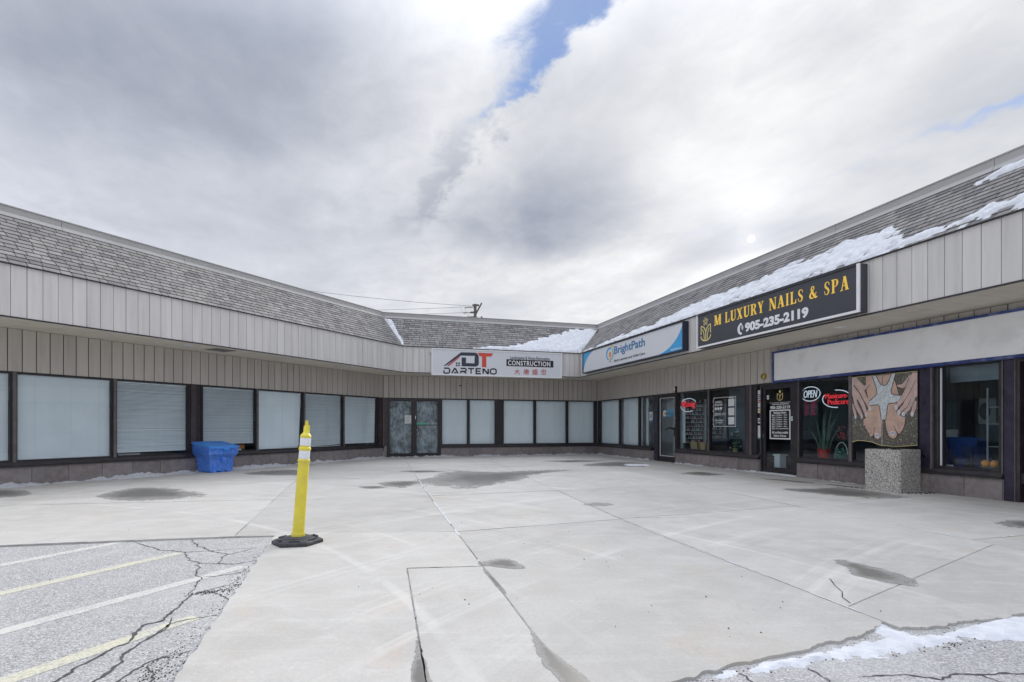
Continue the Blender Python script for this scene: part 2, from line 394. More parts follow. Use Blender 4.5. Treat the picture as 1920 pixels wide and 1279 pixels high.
# ------------------------------------------------------------------ mesh helpers
class MB:
    def __init__(s):
        s.v = []; s.f = []; s.mi = []
    def add(s, vs, fs, mi=0):
        b = len(s.v)
        s.v += [tuple(p) for p in vs]
        for f in fs:
            s.f.append(tuple(i + b for i in f)); s.mi.append(mi)
        return s
    def box(s, x0, x1, y0, y1, z0, z1, mi=0):
        return s.add([(x0, y0, z0), (x1, y0, z0), (x1, y1, z0), (x0, y1, z0), (x0, y0, z1), (x1, y0, z1), (x1, y1, z1), (x0, y1, z1)],
                     [(0, 3, 2, 1), (4, 5, 6, 7), (0, 1, 5, 4), (1, 2, 6, 5), (2, 3, 7, 6), (3, 0, 4, 7)], mi)
    def loft(s, rings, mi=0, cap=True, closed=True):
        n = len(rings[0]); vs = [p for r in rings for p in r]; fs = []
        for k in range(len(rings) - 1):
            for i in range(n if closed else n - 1):
                j = (i + 1) % n
                fs.append((k * n + i, k * n + j, (k + 1) * n + j, (k + 1) * n + i))
        if cap:
            fs.append(tuple(reversed(range(n)))); fs.append(tuple((len(rings) - 1) * n + i for i in range(n)))
        return s.add(vs, fs, mi)
    def plate(s, poly, y0, y1, mi=0):
        """polygon in x,z pushed from y0 to y1"""
        return s.loft([[(x, y1, z) for x, z in poly], [(x, y0, z) for x, z in poly]], mi)
    def slab(s, poly, z0, z1, mi=0):
        return s.loft([[(x, y, z0) for x, y in poly], [(x, y, z1) for x, y in poly]], mi)
    def tube(s, pts, r, seg=8, mi=0, cap=True):
        pts = [Vector(p) for p in pts]
        rs = r if isinstance(r, (list, tuple)) else [r] * len(pts)
        rings = []; prev = None
        for i, p in enumerate(pts):
            d = (pts[min(i + 1, len(pts) - 1)] - pts[max(i - 1, 0)]).normalized()
            a = prev if prev else (Vector((0, 0, 1)) if abs(d.z) < .9 else Vector((1, 0, 0)))
            e1 = (a - d * a.dot(d)).normalized(); prev = e1
            e2 = d.cross(e1)
            rings.append([tuple(p + (e1 * math.cos(2 * math.pi * k / seg) + e2 * math.sin(2 * math.pi * k / seg)) * rs[i]) for k in range(seg)])
        return s.loft(rings, mi, cap)
    def lathe(s, prof, seg=20, mi=0, cx=0, cy=0, cz=0, cap=True):
        return s.loft([[(cx + r * math.cos(2 * math.pi * k / seg), cy + r * math.sin(2 * math.pi * k / seg), cz + z) for k in range(seg)] for r, z in prof], mi, cap)
    def ball(s, c, r, seg=10, mi=0, sq=(1, 1, 1)):
        rings = []
        for i in range(1, seg // 2 + 1):
            a = math.pi * i / (seg // 2 + 1)
            rings.append([(c[0] + sq[0] * r * math.sin(a) * math.cos(2 * math.pi * k / seg), c[1] + sq[1] * r * math.sin(a) * math.sin(2 * math.pi * k / seg), c[2] - sq[2] * r * math.cos(a)) for k in range(seg)])
        return s.loft(rings, mi)
    def ribbon(s, pts, w, y0, y1, mi=0, rnd=False):
        """flat stroke in the x,z plane; w is one width or one per point"""
        ws = w if isinstance(w, (list, tuple)) else [w] * len(pts)
        L, Rr = [], []
        for i, (x, z) in enumerate(pts):
            a = pts[max(i - 1, 0)]; b = pts[min(i + 1, len(pts) - 1)]
            tx, tz = b[0] - a[0], b[1] - a[1]; l = math.hypot(tx, tz) or 1
            nx, nz = -tz / l, tx / l
            k = 1.0
            if 0 < i < len(pts) - 1:
                t1 = (x - a[0], z - a[1]); t2 = (b[0] - x, b[1] - z)
                c_ = (t1[0] * t2[0] + t1[1] * t2[1]) / ((math.hypot(*t1) * math.hypot(*t2)) or 1)
                k = 1 / max(.6, math.sqrt(max(0, (1 + c_) / 2)))
            L.append((x + nx * ws[i] / 2 * k, z + nz * ws[i] / 2 * k)); Rr.append((x - nx * ws[i] / 2 * k, z - nz * ws[i] / 2 * k))
        if rnd:
            (x, z), a = pts[-1], pts[-2]
            th = math.atan2(z - a[1], x - a[0]); r = ws[-1] / 2
            capp = [(x + r * math.cos(th + math.pi / 2 - math.pi * q / 6), z + r * math.sin(th + math.pi / 2 - math.pi * q / 6)) for q in range(1, 6)]
        else:
            capp = []
        for i in range(len(pts) - 1):
            s.plate([L[i], L[i + 1], Rr[i + 1], Rr[i]], y0, y1, mi)
        if capp:
            s.plate([L[-1]] + capp + [Rr[-1]], y0, y1, mi)
        return s
    def ell(s, cx, cz, rx, rz, y0, y1, mi=0, seg=16):
        return s.plate([(cx + rx * math.cos(2 * math.pi * k / seg), cz + rz * math.sin(2 * math.pi * k / seg)) for k in range(seg)], y0, y1, mi)
    def mesh(s, name, mats):
        me = bpy.data.meshes.new(name)
        me.from_pydata(s.v, [], s.f)
        for mt in ([mats] if isinstance(mats, str) else mats):
            me.materials.append(MATS[mt])
        if any(s.mi):
            me.polygons.foreach_set('material_index', s.mi)
        me.update()
        return me
    def build(s, name, mats, parent=None, loc=(0, 0, 0), rz=0.0, smooth=False, kind=None):
        me = s.mesh(name, mats)
        if smooth:
            me.polygons.foreach_set('use_smooth', [True] * len(me.polygons))
            me.set_sharp_from_angle(angle=rad(40))
        return link(name, me, parent, loc, rz, kind)
def link(name, me, parent=None, loc=(0, 0, 0), rz=0.0, kind=None):
    o = bpy.data.objects.new(name, me)
    COL.objects.link(o)
    if parent: o.parent = parent
    o.location = loc; o.rotation_euler = (0, 0, rz)
    if kind: o['kind'] = kind
    return o
def tag(o, label, cat=None, group=None, kind=None):
    o['label'] = label
    if cat: o['category'] = cat
    if group: o['group'] = group
    if kind: o['kind'] = kind
    return o
def thing(name, label, cat, loc, rz=0.0, group=None):
    return tag(link(name, None, None, loc, rz), label, cat, group)

def text_mesh(txt, x0, x1, z0, z1, y, mat, depth=.004, bold=0.0, shear=0.0, spacing=1.0):
    cu = bpy.data.curves.new('text', 'FONT')
    cu.body = txt; cu.resolution_u = 3; cu.extrude = .01; cu.offset = bold; cu.shear = shear; cu.space_character = spacing
    cu.align_x = 'CENTER'
    o = bpy.data.objects.new('text', cu); COL.objects.link(o)
    dg = bpy.context.evaluated_depsgraph_get()
    me = bpy.data.meshes.new_from_object(o.evaluated_get(dg))
    bpy.data.objects.remove(o); bpy.data.curves.remove(cu)
    co = np.zeros(len(me.vertices) * 3); me.vertices.foreach_get('co', co); co = co.reshape(-1, 3)
    lo, hi = co.min(0), co.max(0)
    out = np.zeros_like(co)
    out[:, 0] = x0 + (co[:, 0] - lo[0]) / (hi[0] - lo[0]) * (x1 - x0)
    out[:, 2] = z0 + (co[:, 1] - lo[1]) / (hi[1] - lo[1]) * (z1 - z0)
    out[:, 1] = np.where(co[:, 2] > 0, y - depth, y)
    me.vertices.foreach_set('co', out.ravel())
    me.materials.clear(); me.materials.append(MATS[mat]); me.update()
    return me
def text(name, parent, *a, **k):
    return link(name, text_mesh(*a, **k), parent)
def clip(poly, a, b, c):
    """keep the side a*x+b*y<=c"""
    out = []
    for i in range(len(poly)):
        p, q = poly[i], poly[(i + 1) % len(poly)]
        dp, dq = a * p[0] + b * p[1] - c, a * q[0] + b * q[1] - c
        if dp <= 0: out.append(p)
        if dp * dq < 0:
            t_ = dp / (dp - dq); out.append((p[0] + (q[0] - p[0]) * t_, p[1] + (q[1] - p[1]) * t_))
    return out

# ------------------------------------------------------------------ the three wings and their frames
# local frame of a wing: x along the wall to the right, y into the building, z up; y=0 is the shop wall
CLB, CRB = (-4.9295, 20.4169), (3.6836, 22.9702)
ANG = {'L': rad(62.841), 'B': rad(16.512), 'R': rad(-73.708)}
ORG = {'L': CLB, 'B': CLB, 'R': CRB}
S0 = {'L': -14.5, 'B': 0.0, 'R': 0.0}
S1 = {'L': 0.0, 'B': 8.9836, 'R': 18.6}
KLB, KBR = .4279, 1.0038            # mitre slopes at the two inner corners
def mitre(k, poly):
    """clip a wing-local x,y polygon at the inner corners"""
    if k == 'L': return clip(poly, 1, -KLB, 0)
    if k == 'B': return clip(clip(poly, -1, -KLB, 0), 1, -KBR, 8.9836)
    return clip(poly, -1, -KBR, 0)
def smin(k, y): return S0['L'] if k == 'L' else (-KLB * y if k == 'B' else -KBR * y)
def smax(k, y): return KLB * y if k == 'L' else (8.9836 + KBR * y if k == 'B' else S1['R'])
def wpt(k, s, y):
    c_, n_ = math.cos(ANG[k]), math.sin(ANG[k])
    return (ORG[k][0] + c_ * s - n_ * y, ORG[k][1] + n_ * s + c_ * y)
SOF, FT, RT, PT, HEAD = 3.152, 4.091, 5.381, 5.580, 2.2915
OV, SB = 1.433, 1.426
SLOPE = math.hypot(SB, RT - FT)
plaza = thing('shopping_plaza', 'single-storey shopping plaza with grey siding, shingled mansard roof and dark shopfronts', 'building', (CLB[0], CLB[1], 0))
def wloc(k, s=0, y=0, z=0):
    p = wpt(k, s, y)
    return (p[0] - CLB[0], p[1] - CLB[1], z)
def bpart(mb, name, mats, k, s=0, y=0, z=0, **kw):
    return mb.build(name, mats, plaza, wloc(k, s, y, z), ANG[k], **kw)
def plink(name, me, k, s=0, y=0, z=0, **kw):
    return link(name, me, plaza, wloc(k, s, y, z), ANG[k], **kw)

STEP_F = {'L': .2335, 'B': .218, 'R': .2467}
STEP_W = {'L': .2300, 'B': .2185, 'R': .2407}
PH_F = {'L': -11.56, 'B': .75, 'R': 14.128}
PH_W = {'L': -11.097, 'B': .198, 'R': 14.356}
def clap(name, k, step, phase, a, b, y, z0, z1, mat):
    """vertical siding boards, one object each, sharing one mesh when whole"""
    gap_ = .008 if name == 'fascia_panel' else .015
    whole = None
    s = phase + math.floor((a - phase) / step) * step
    while s < b - .02:
        x0, x1 = max(a, s) + gap_ / 2, min(b, s + step) - gap_ / 2
        if x1 - x0 > .02:
            w_ = x1 - x0
            full = abs(w_ - (step - gap_)) < 1e-4
            if full and whole is not None:
                me = whole
            else:
                mb = MB()
                # board with a tiny return at each edge
                mb.loft([[(0, .012, z0), (0, .003, z0), (.004, 0, z0), (w_ - .004, 0, z0), (w_, .003, z0), (w_, .012, z0)],
                         [(0, .012, z1), (0, .003, z1), (.004, 0, z1), (w_ - .004, 0, z1), (w_, .003, z1), (w_, .012, z1)]])
                me = mb.mesh(name, mat)
                if full: whole = me
            plink(name, me, k, x0, y + R.uniform(-.0015, .0015))
        s += step

for k in 'LBR':
    a, b = S0[k], S1[k]
    # structural shell: lintel wall, fascia backing, roof deck, outer walls
    mb = MB()
    mb.box(a, b, .014, .25, HEAD + .001, SOF + .4)
    bpart(mb, 'lintel_wall', 'joint_dark', k)
    mb = MB()
    mb.slab(mitre(k, [(a, -OV + .013), (b, -OV + .013), (b, -OV + .10), (a, -OV + .10)]), SOF + .03, FT)
    bpart(mb, 'fascia_backing', 'joint_dark', k)
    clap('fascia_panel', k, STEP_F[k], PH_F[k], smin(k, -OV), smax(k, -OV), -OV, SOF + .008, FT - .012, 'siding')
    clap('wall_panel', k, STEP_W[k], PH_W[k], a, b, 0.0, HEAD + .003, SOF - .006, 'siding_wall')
    # drip edge above the fascia and trim under it
    mb = MB()
    mb.slab(mitre(k, [(a, -OV - .03), (b, -OV - .03), (b, -OV + .02), (a, -OV + .02)]), FT - .010, FT + .012)
    bpart(mb, 'drip_edge', 'joint_dark', k)
    mb = MB()
    mb.slab(mitre(k, [(a, -OV - .012), (b, -OV - .012), (b, -OV + .03), (a, -OV + .03)]), SOF - .016, SOF + .007)
    bpart(mb, 'fascia_trim', 'dark_frame', k)
    # soffit boards
    st = {'L': .53, 'B': .5, 'R': .24}[k]
    s = math.floor(min(smin(k, 0), smin(k, -OV)) / st) * st
    if k == 'L': s = -11.13 - 10 * st
    while s < max(smax(k, 0), smax(k, -OV)):
        poly = mitre(k, [(s + .004, -OV + .03), (s + st - .004, -OV + .03), (s + st - .004, .013), (s + .004, .013)])
        poly = clip(clip(poly, -1, 0, -a if k == 'L' else 99), 1, 0, b if k == 'R' else 99)
        if len(poly) > 2:
            bpart(MB().slab(poly, SOF, SOF + .012), 'soffit_panel', 'soffit', k)
        s += st
    mb = MB().slab(mitre(k, [(a, -OV + .03), (b, -OV + .03), (b, .3), (a, .3)]), SOF + .0135, SOF + .06)
    bpart(mb, 'soffit_backing', 'joint_dark', k)
    # mansard deck
    mb = MB()
    def sl(s, t, lift=0.0):
        y_ = -OV + t / SLOPE * SB; z_ = FT + t / SLOPE * (RT - FT)
        return (s, y_ - lift * (RT - FT) / SLOPE, z_ + lift * SB / SLOPE)
    y_a, y_b = -OV - .02, -OV + SB
    lo_ = [(smin(k, -OV), -OV), (smax(k, -OV), -OV)]; hi_ = [(smin(k, y_b), y_b), (smax(k, y_b), y_b)]
    mb.add([sl(lo_[0][0], 0), sl(lo_[1][0], 0), sl(hi_[1][0], SLOPE), sl(hi_[0][0], SLOPE)], [(0, 1, 2, 3)])
    bpart(mb, 'roof', 'joint_dark', k)
    # flat roof and outer walls
    mb = MB()
    mb.slab(mitre(k, [(a, y_b + .15), (b, y_b + .15), (b, 3.5), (a, 3.5)]), RT - .10, RT - .05)
    bpart(mb, 'flat_roof', 'flat_roof', k)
    far0 = {'L': a, 'B': -1.2, 'R': -4.6}[k]; far1 = {'L': 1.2, 'B': 8.9836 + 4.6, 'R': b}[k]
    mb = MB().box(far0, far1, 4.5, 4.7, 0, RT - .1)
    bpart(mb, 'rear_wall', 'inner_wall', k)

# parapet in lengths with visible joints
PJ = {'L': [-14.5, -12.82, -10.218, -7.614, -5.021, -2.435, 99], 'B': [-99, 2.9, 6.05, 99], 'R': [-99, 2.9, 5.9, 8.9, 11.9, 14.9, 18.6]}
for k in 'LBR':
    for a, b in zip(PJ[k][:-1], PJ[k][1:]):
        y0 = -OV + SB
        prof = [(y0 - .055, RT - .035), (y0 - .05, RT - .02), (y0 - .006, RT + .050), (y0, RT + .055), (y0, PT - .02), (y0 - .012, PT - .02), (y0 - .012, PT), (y0 + .30, PT), (y0 + .30, RT - .06), (y0 - .02, RT - .06)]
        A = max(a, -99); rings = []
        ring0 = [(max(A + .004, smin(k, y_) if k != 'L' else -14.5), y_, z_) for y_, z_ in prof]
        ring1 = [(min(b - .004, smax(k, y_)), y_, z_) for y_, z_ in prof]
        bpart(MB().loft([ring0, ring1]), 'parapet', 'parapet', k)
# end walls of the two long wings
for k, s in (('L', -14.5), ('R', 18.6)):
    mb = MB()
    prof = [(0, 0), (0, SOF), (-OV, SOF), (-OV, FT), (-OV + SB, RT), (-OV + SB, PT), (.3, PT), (4.7, RT), (4.7, 0)]
    sg = -1 if k == 'L' else 1
    mb.loft([[(s + sg * .01, y_, z_) for y_, z_ in prof], [(s + sg * .15, y_, z_) for y_, z_ in prof]])
    bpart(mb, 'end_wall', 'siding_wall', k)

# ---- shingles: the 300 that show largest are objects, the rest one mesh per wing
EXPO = SLOPE / 13.6
f_px = 997.87
cands = {'L': [], 'B': [], 'R': []}
allp = []
for k in 'LBR':
    for i in range(14):
        t0 = i * EXPO; t1 = min(SLOPE - .01, t0 + EXPO)
        ym = -OV + t0 / SLOPE * SB
        s = smin(k, -OV) - R.uniform(.6, 1.2) if k != 'B' else -1.6 - R.uniform(0, .4)
        end = max(smax(k, -OV), smax(k, .05)) + .2
        while s < end:
            wd = R.choice([.15, .19, .23, .23, .27, .32])
            poly = [(s + .008, t0), (s + wd - .008, t0), (s + wd - .008, t1), (s + .008, t1)]
            full = poly
            # mitre lines expressed on the slope: y = -OV + t*SB/SLOPE
            q = SB / SLOPE
            if k == 'L': poly = clip(poly, 1, -KLB * q, -KLB * OV)
            if k == 'B': poly = clip(clip(poly, -1, -KLB * q, -KLB * OV), 1, -KBR * q, 8.9836 - KBR * OV)
            if k == 'R': poly = clip(poly, -1, -KBR * q, -KBR * OV)
            if k == 'L': poly = clip(poly, -1, 0, 14.5)
            if k == 'R': poly = clip(poly, 1, 0, 18.6)
            if len(poly) > 2:
                wx, wy = wpt(k, s + wd / 2, ym)
                px = wx / max(wy, .1) * f_px
                vis = abs(px) < 965 and wy > 1
                fc = abs(-math.sin(ANG[k]) * wx + math.cos(ANG[k]) * wy) / (wx * wx + wy * wy) ** .5
                score = wd * fc / (wx * wx + wy * wy) if vis and len(poly) == 4 else 0
                allp.append((score, k, poly, s, wd, t0, t1, R.choice([0, 0, 1, 1, 2, 3])))
            s += wd
allp.sort(key=lambda q: -q[0])
def sl(s, t, lift=0.0):
    return (s, -OV + t / SLOPE * SB - lift * (RT - FT) / SLOPE, FT + t / SLOPE * (RT - FT) + lift * SB / SLOPE)
def shingle_geo(mb, poly, t0, t1, mi, off=0.0):
    th = .013
    def lf(t): return th - (t - t0) / max(t1 - t0, .01) * (th - .003)
    tt = lambda t: t if t > t0 + .001 else t0 - (.03 if t0 < .01 else 0) + .014
    mb.loft([[sl(s - off, tt(t), .0005) for s, t in poly], [sl(s - off, tt(t), lf(t)) for s, t in poly]], mi)
shared = {}
rest = {k: MB() for k in 'LBR'}
for idx, (score, k, poly, s, wd, t0, t1, mi) in enumerate(allp):
    if idx < 298 and score > 0:
        key = (wd, round(t0, 3), mi)
        if key not in shared:
            mb = MB(); shingle_geo(mb, [(x - s, t_) for x, t_ in poly], t0, t1, 0)
            shared[key] = mb.mesh('shingle', 'shingle_%d' % mi)
        plink('shingle', shared[key], k, s)
    else:
        shingle_geo(rest[k], poly, t0, t1, mi)
for k in 'LBR':
    bpart(rest[k], 'shingle_courses', ['shingle_0', 'shingle_1', 'shingle_2', 'shingle_3'], k, kind='stuff')

# ---- stone base, sills, windows, columns, doors
STONE_H = {'L': .375, 'B': .343, 'R': .345}
def base(k, a, b, joints, ends=True):
    h_ = STONE_H[k]
    bpart(MB().box(a, b, .0, .25, -.1, h_ - .002), 'base_wall', 'grout', k)
    xs = [a] + [j for j in joints if a + .05 < j < b - .05] + [b]
    for x0, x1 in zip(xs[:-1], xs[1:]):
        yy = -.022 + R.uniform(-.003, .003)
        bpart(MB().box(x0 + .004, x1 - .004, yy, .0, 0.0, h_ - R.uniform(.001, .004)), 'base_tile', 'stone', k)
    # sloping metal sill
    mb = MB()
    pr = [(-.055, h_), (-.055, h_ + .035), (-.035, h_ + .045), (.0, h_ + .095), (.10, h_ + .095), (.10, h_)]
    mb.loft([[(a - .004, y_, z_) for y_, z_ in pr], [(b + .004, y_, z_) for y_, z_ in pr]])
    bpart(mb, 'sill', 'dark_frame', k)
def seq(a, b, st):
    n = max(1, round((b - a) / st)); return [a + (b - a) * i / n for i in range(1, n)]
base('L', -14.5, -.02, seq(-14.5, -.02, .62))
base('B', 2.215, 8.97, seq(2.215, 8.97, .56))
bpart(MB().box(.03, .118, -.022, .2, 0, .343).box(.03, .118, -.05, .1, .345, .43), 'base_tile', 'stone', 'B')
base('R', .02, 4.43, seq(.02, 4.43, .63))
base('R', 5.87, 9.62, [6.35, 7.05, 7.62, 8.2, 8.85])
base('R', 10.86, 15.02, [11.45, 12.02, 12.6, 13.2, 13.88, 14.46])
base('R', 16.6, 18.6, seq(16.6, 18.6, .6))

def window(k, a, b, z0, z1, cover=None, fw=.045, gl='glass', **kw):
    """frame > pane, blind"""
    mb = MB()
    mb.box(a, a + fw, .025, .11, z0, z1); mb.box(b - fw, b, .025, .11, z0, z1)
    mb.box(a + fw, b - fw, .028, .11, z0, z0 + fw); mb.box(a + fw, b - fw, .028, .11, z1 - fw, z1)
    # glazing bead
    for (x0, x1, q0, q1) in ((a + fw, a + fw + .012, z0 + fw, z1 - fw), (b - fw - .012, b - fw, z0 + fw, z1 - fw)):
        mb.box(x0, x1, .05, .095, q0, q1)
    wd = bpart(mb, 'window', 'dark_frame', k)
    MB().box(a + fw, b - fw, .066, .072, z0 + fw, z1 - fw).build('pane', gl, wd)
    if cover == 'venetian':
        mb = MB(); tilt = kw.get('tilt', 68); bot = kw.get('bot', z0 + fw + .02)
        z = z1 - fw - .02; i = 0; st = .029
        mb.box(a + .06, b - .06, .118, .150, z1 - fw - .03, z1 - fw + .02)
        sag = kw.get('sag', 0); gone = kw.get('skew', 0)
        while z > bot:
            dy, dz_ = .0165 * math.cos(rad(tilt)), .0165 * math.sin(rad(tilt))
            q = (z1 - z) / (z1 - bot)
            xb = b - .055 - gone * max(0, q - .2)
            zz = z + R.uniform(-.0012, .0012)
            dr = R.uniform(-.002, .002) + (sag * (q ** 6))
            mb.add([(a + .055, .135 - dy, zz - dz_), (xb, .135 - dy, zz - dz_ + dr), (xb, .135 + dy, zz + dz_ + dr), (a + .055, .135 + dy, zz + dz_)], [(0, 1, 2, 3)])
            z -= st; i += 1
        mb.box(a + .06, b - .06 - gone, .125, .148, bot - .02, bot)
        o = mb.build('blind', 'blind', wd)
        # lift cords
        mb = MB()
        for q in (.2, .55, .85):
            x = a + (b - a) * q
            mb.box(x, x + .004, .112, .114, bot, z1 - fw)
        mb.build('blind_cord', 'paper', o)
    elif cover == 'shade':
        mb = MB()
        n = 12; y0 = kw.get('depth', .16)
        for i in range(n):
            x0 = a + .03 + (b - a - .06) * i / n; x1 = a + .03 + (b - a - .06) * (i + 1) / n
            ya = y0 + .006 * math.sin(i * 1.7); yb = y0 + .006 * math.sin((i + 1) * 1.7)
            mb.add([(x0, ya, z0 + .03), (x1, yb, z0 + .03), (x1, yb, z1 - .02), (x0, ya, z1 - .02)], [(0, 1, 2, 3)])
        mb.build('roller_shade', 'shade', wd)
    return wd
ZL0, ZL1 = .470, HEAD
def post(k, a, b, y0=.01, z0=0.0, z1=HEAD, mat='dark_frame', name='column'):
    return bpart(MB().box(a, b, y0, .20, z0, z1 - .001), name, mat, k)
# left wing
lw = [(-14.45, -12.75, 'venetian', dict(tilt=80)), (-12.70, -10.985, 'venetian', dict(tilt=80)), (-10.98, -9.19, 'venetian', dict(tilt=82, sag=.01)), (-9.185, -7.44, 'venetian', dict(tilt=47, bot=.60)),
      (-7.14, -5.47, 'venetian', dict(tilt=46, bot=.73)), (-5.465, -3.76, 'venetian', dict(tilt=82, skew=.10, sag=.02)), (-3.755, -2.04, 'venetian', dict(tilt=50, sag=.04)), (-2.035, -.27, 'venetian', dict(tilt=54, bot=.60, skew=.06))]
for a, b, cv_, kw in lw:
    window('L', a, b, ZL0, ZL1, cv_, **kw)
post('L', -7.435, -7.30, .0, .375, mat='brown_column'); post('L', -7.298, -7.145, .05, .375, mat='dark_frame')
for s in (-10.9825, -9.1875, -5.4675, -3.7575, -2.0375):
    bpart(MB().box(s - .028, s + .028, .008, .024, ZL0 + .005, ZL1 - .005), 'mullion_cap', 'stile', 'L')
post('L', -.265, -.012, .0, .375, mat='brown_column')
post('B', .012, .118, .003, .43, mat='brown_column')
# back wing
for a, b in ((2.215, 3.325), (3.33, 4.48), (4.75, 6.15), (6.155, 7.60), (7.605, 8.90)):
    window('B', a, b, .44, HEAD, 'shade')
post('B', 4.485, 4.745, .03, .343); post('B', 8.905, 8.98, .03, .343)
# right wing
window('R', .08, 1.94, .44, HEAD, 'shade'); window('R', 1.945, 3.46, .44, HEAD, 'shade', depth=.2)
window('R', 3.465, 4.52, .44, HEAD)
post('R', .0, .075, .03, .343); post('R', 4.525, 4.75, .02, 0.0, mat='navy_column')
window('R', 5.93, 7.53, .44, HEAD, gl='glass_clear'); window('R', 7.535, 9.10, .44, HEAD, gl='glass_clear')
post('R', 9.105, 9.27, .02, .345, mat='brown_column'); post('R', 9.272, 9.33, -.005, .345, mat='stile'); post('R', 9.332, 9.455, .03, .345)
bpart(MB().box(7.505, 7.56, .005, .024, .45, HEAD - .005), 'mullion_cap', 'stile', 'R')
window('R', 9.46, 9.66, .44, HEAD, gl='glass_clear', fw=.03)
window('R', 10.86, 12.245, .44, HEAD, gl='glass_clear'); window('R', 12.25, 13.69, .44, HEAD, gl='glass_clear')
bpart(MB().box(12.21, 12.285, .005, .024, .45, HEAD - .005), 'mullion_cap', 'stile', 'R')
bpart(MB().box(10.86, 10.885, .003, .024, .45, HEAD - .005), 'mullion_cap', 'stile', 'R')
post('R', 13.695, 13.89, .01, .345, mat='navy_column'); post('R', 13.892, 13.925, -.012, .345, mat='stile'); post('R', 13.927, 13.99, .03, .345); post('R', 13.992, 14.02, .01, .345, mat='brown_column')
window('R', 14.025, 14.99, .44, HEAD, gl='glass_clear', fw=.05)
bpart(MB().box(14.045, 14.075, .012, .024, .5, HEAD - .06), 'window_bead', 'white_metal', 'R')
post('R', 14.995, 15.015, -.004, .345, mat='stile'); post('R', 15.03, 15.17, .0, 0, mat='navy_column'); post('R', 15.172, 15.185, -.01, 0, mat='stile'); post('R', 15.187, 15.235, .01, 0, mat='brown_column')
post('R', 15.40, 15.42, .0, 0, mat='stile'); post('R', 16.45, 16.6, .0, 0, mat='navy_column')
window('R', 16.62, 18.5, .44, HEAD, gl='glass_clear')

# ---- doors
def door_leaf(k, a, b, z0, z1, st, rails, handle, name='door', gl='glass', y=.03):
    mb = MB()
    mb.box(a, a + st, y, y + .05, z0, z1); mb.box(b - st, b, y, y + .05, z0, z1)
    mb.box(a + st, b - st, y + .002, y + .05, z0, z0 + rails[0]); mb.box(a + st, b - st, y + .002, y + .05, z1 - rails[1], z1)
    d = bpart(mb, name, 'dark_frame', k)
    MB().box(a + st, b - st, y + .022, y + .028, z0 + rails[0], z1 - rails[1]).build('pane', gl, d)
    return d
def wrinkled(parent, a, b, z0, z1, y, seed):
    """sheet of polythene taped behind the glass, hanging in folds"""
    nx, nz = 40, 60; vs = []; fs = []
    for j in range(nz + 1):
        for i in range(nx + 1):
            x = a + (b - a) * i / nx; z = z0 + (z1 - z0) * j / nz
            p = Vector((x * 3.2 + seed * 9, z * 1.1, seed))
            q = Vector((x * 7 + z * 2.5, z * 2.2 - x * 3, seed * 3 + 4))
            f1 = 1 - abs(mnoise.noise(p)) * 2; f2 = 1 - abs(mnoise.noise(q)) * 2.2
            f3 = 1 - abs(mnoise.noise(Vector((x * 11 + math.sin(z * 2 + seed) * 2.2, z * .9, seed * 5)))) * 2
            vs.append((x, y + .05 * f1 + .06 * f2 * f2 + .05 * f3, z))
    for j in range(nz):
        for i in range(nx):
            k_ = j * (nx + 1) + i; fs.append((k_, k_ + 1, k_ + nx + 2, k_ + nx + 1))
    return MB().add(vs, fs).build('plastic_sheet', 'plastic', parent)
bpart(MB().box(.120, .165, .0, .12, 0, HEAD - .002).box(1.135, 1.19, .004, .12, 0, HEAD - .06).box(2.16, 2.212, .0, .12, 0, HEAD - .002).box(.165, 2.16, .0, .12, HEAD - .06, HEAD - .002).box(.165, 2.16, -.02, .12, -.01, .03), 'door_frame', 'dark_frame', 'B')
d1 = door_leaf('B', .168, 1.132, .035, HEAD - .063, .075, (.11, .06), None)
wrinkled(d1, .22, 1.07, .10, 2.2, .12, 1.3)
d2 = door_leaf('B', 1.193, 2.157, .035, HEAD - .063, .075, (.11, .06), None)
wrinkled(d2, 1.25, 2.10, .10, 2.2, .12, 4.1)
MB().box(1.27, 2.08, -.005, .02, 1.225, 1.255).build('push_bar', 'dark_frame', d2)
MB().tube([(1.235, .03, 1.20), (1.235, -.03, 1.20), (1.27, -.045, 1.16), (1.33, -.05, 1.09), (1.33, -.05, 1.00), (1.27, -.045, .96), (1.24, -.03, .94), (1.24, .03, .94)], .014, 8).build('handle', 'dark_frame', d2, smooth=True)
MB().lathe([(.001, -.004), (.017, -.003), (.019, .01), (.016, .012)], 12).build('lock', 'chrome', d2, loc=(1.225, .022, 1.13))
MB().lathe([(.001, -.004), (.015, -.003), (.017, .01), (.014, .012)], 12).build('lock', 'chrome', d1, loc=(1.10, .022, 1.13))
MB().box(1.205, 1.225, .018, .03, 1.47, 1.60).build('latch_plate', 'chrome', d2)
tag(bpart(MB().box(1.262, 1.70, .015, .019, 1.262, 1.315), 'tape', 'green_tape', 'B'), 'green strip of tape across the right door')
# daycare door
bpart(MB().box(4.755, 4.80, .0, .12, 0, HEAD - .002).box(5.85, 5.925, .0, .12, 0, HEAD - .002).box(4.80, 5.85, .003, .12, HEAD - .07, HEAD - .002).box(4.80, 5.85, -.02, .12, -.01, .03), 'door_frame', 'dark_frame', 'R')
d3 = door_leaf('R', 4.803, 5.847, .035, HEAD - .073, .09, (.15, .065), None)
mb = MB()
for q in ((4.893, 4.91, .185, 2.155), (5.74, 5.757, .185, 2.155), (4.91, 5.74, .185, .205), (4.91, 5.74, 2.138, 2.155)): mb.box(q[0], q[1], .022, .05, q[2], q[3])
mb.build('glazing_bead', 'white_metal', d3)
MB().box(5.77, 5.82, .0, .03, .86, 1.16).tube([(5.79, .0, 1.10), (5.74, -.07, 1.13), (5.62, -.09, 1.14), (5.50, -.09, 1.10), (5.42, -.08, 1.06)], [.03, .032, .026, .024, .02], 8).build('handle', 'dark_frame', d3, smooth=True)
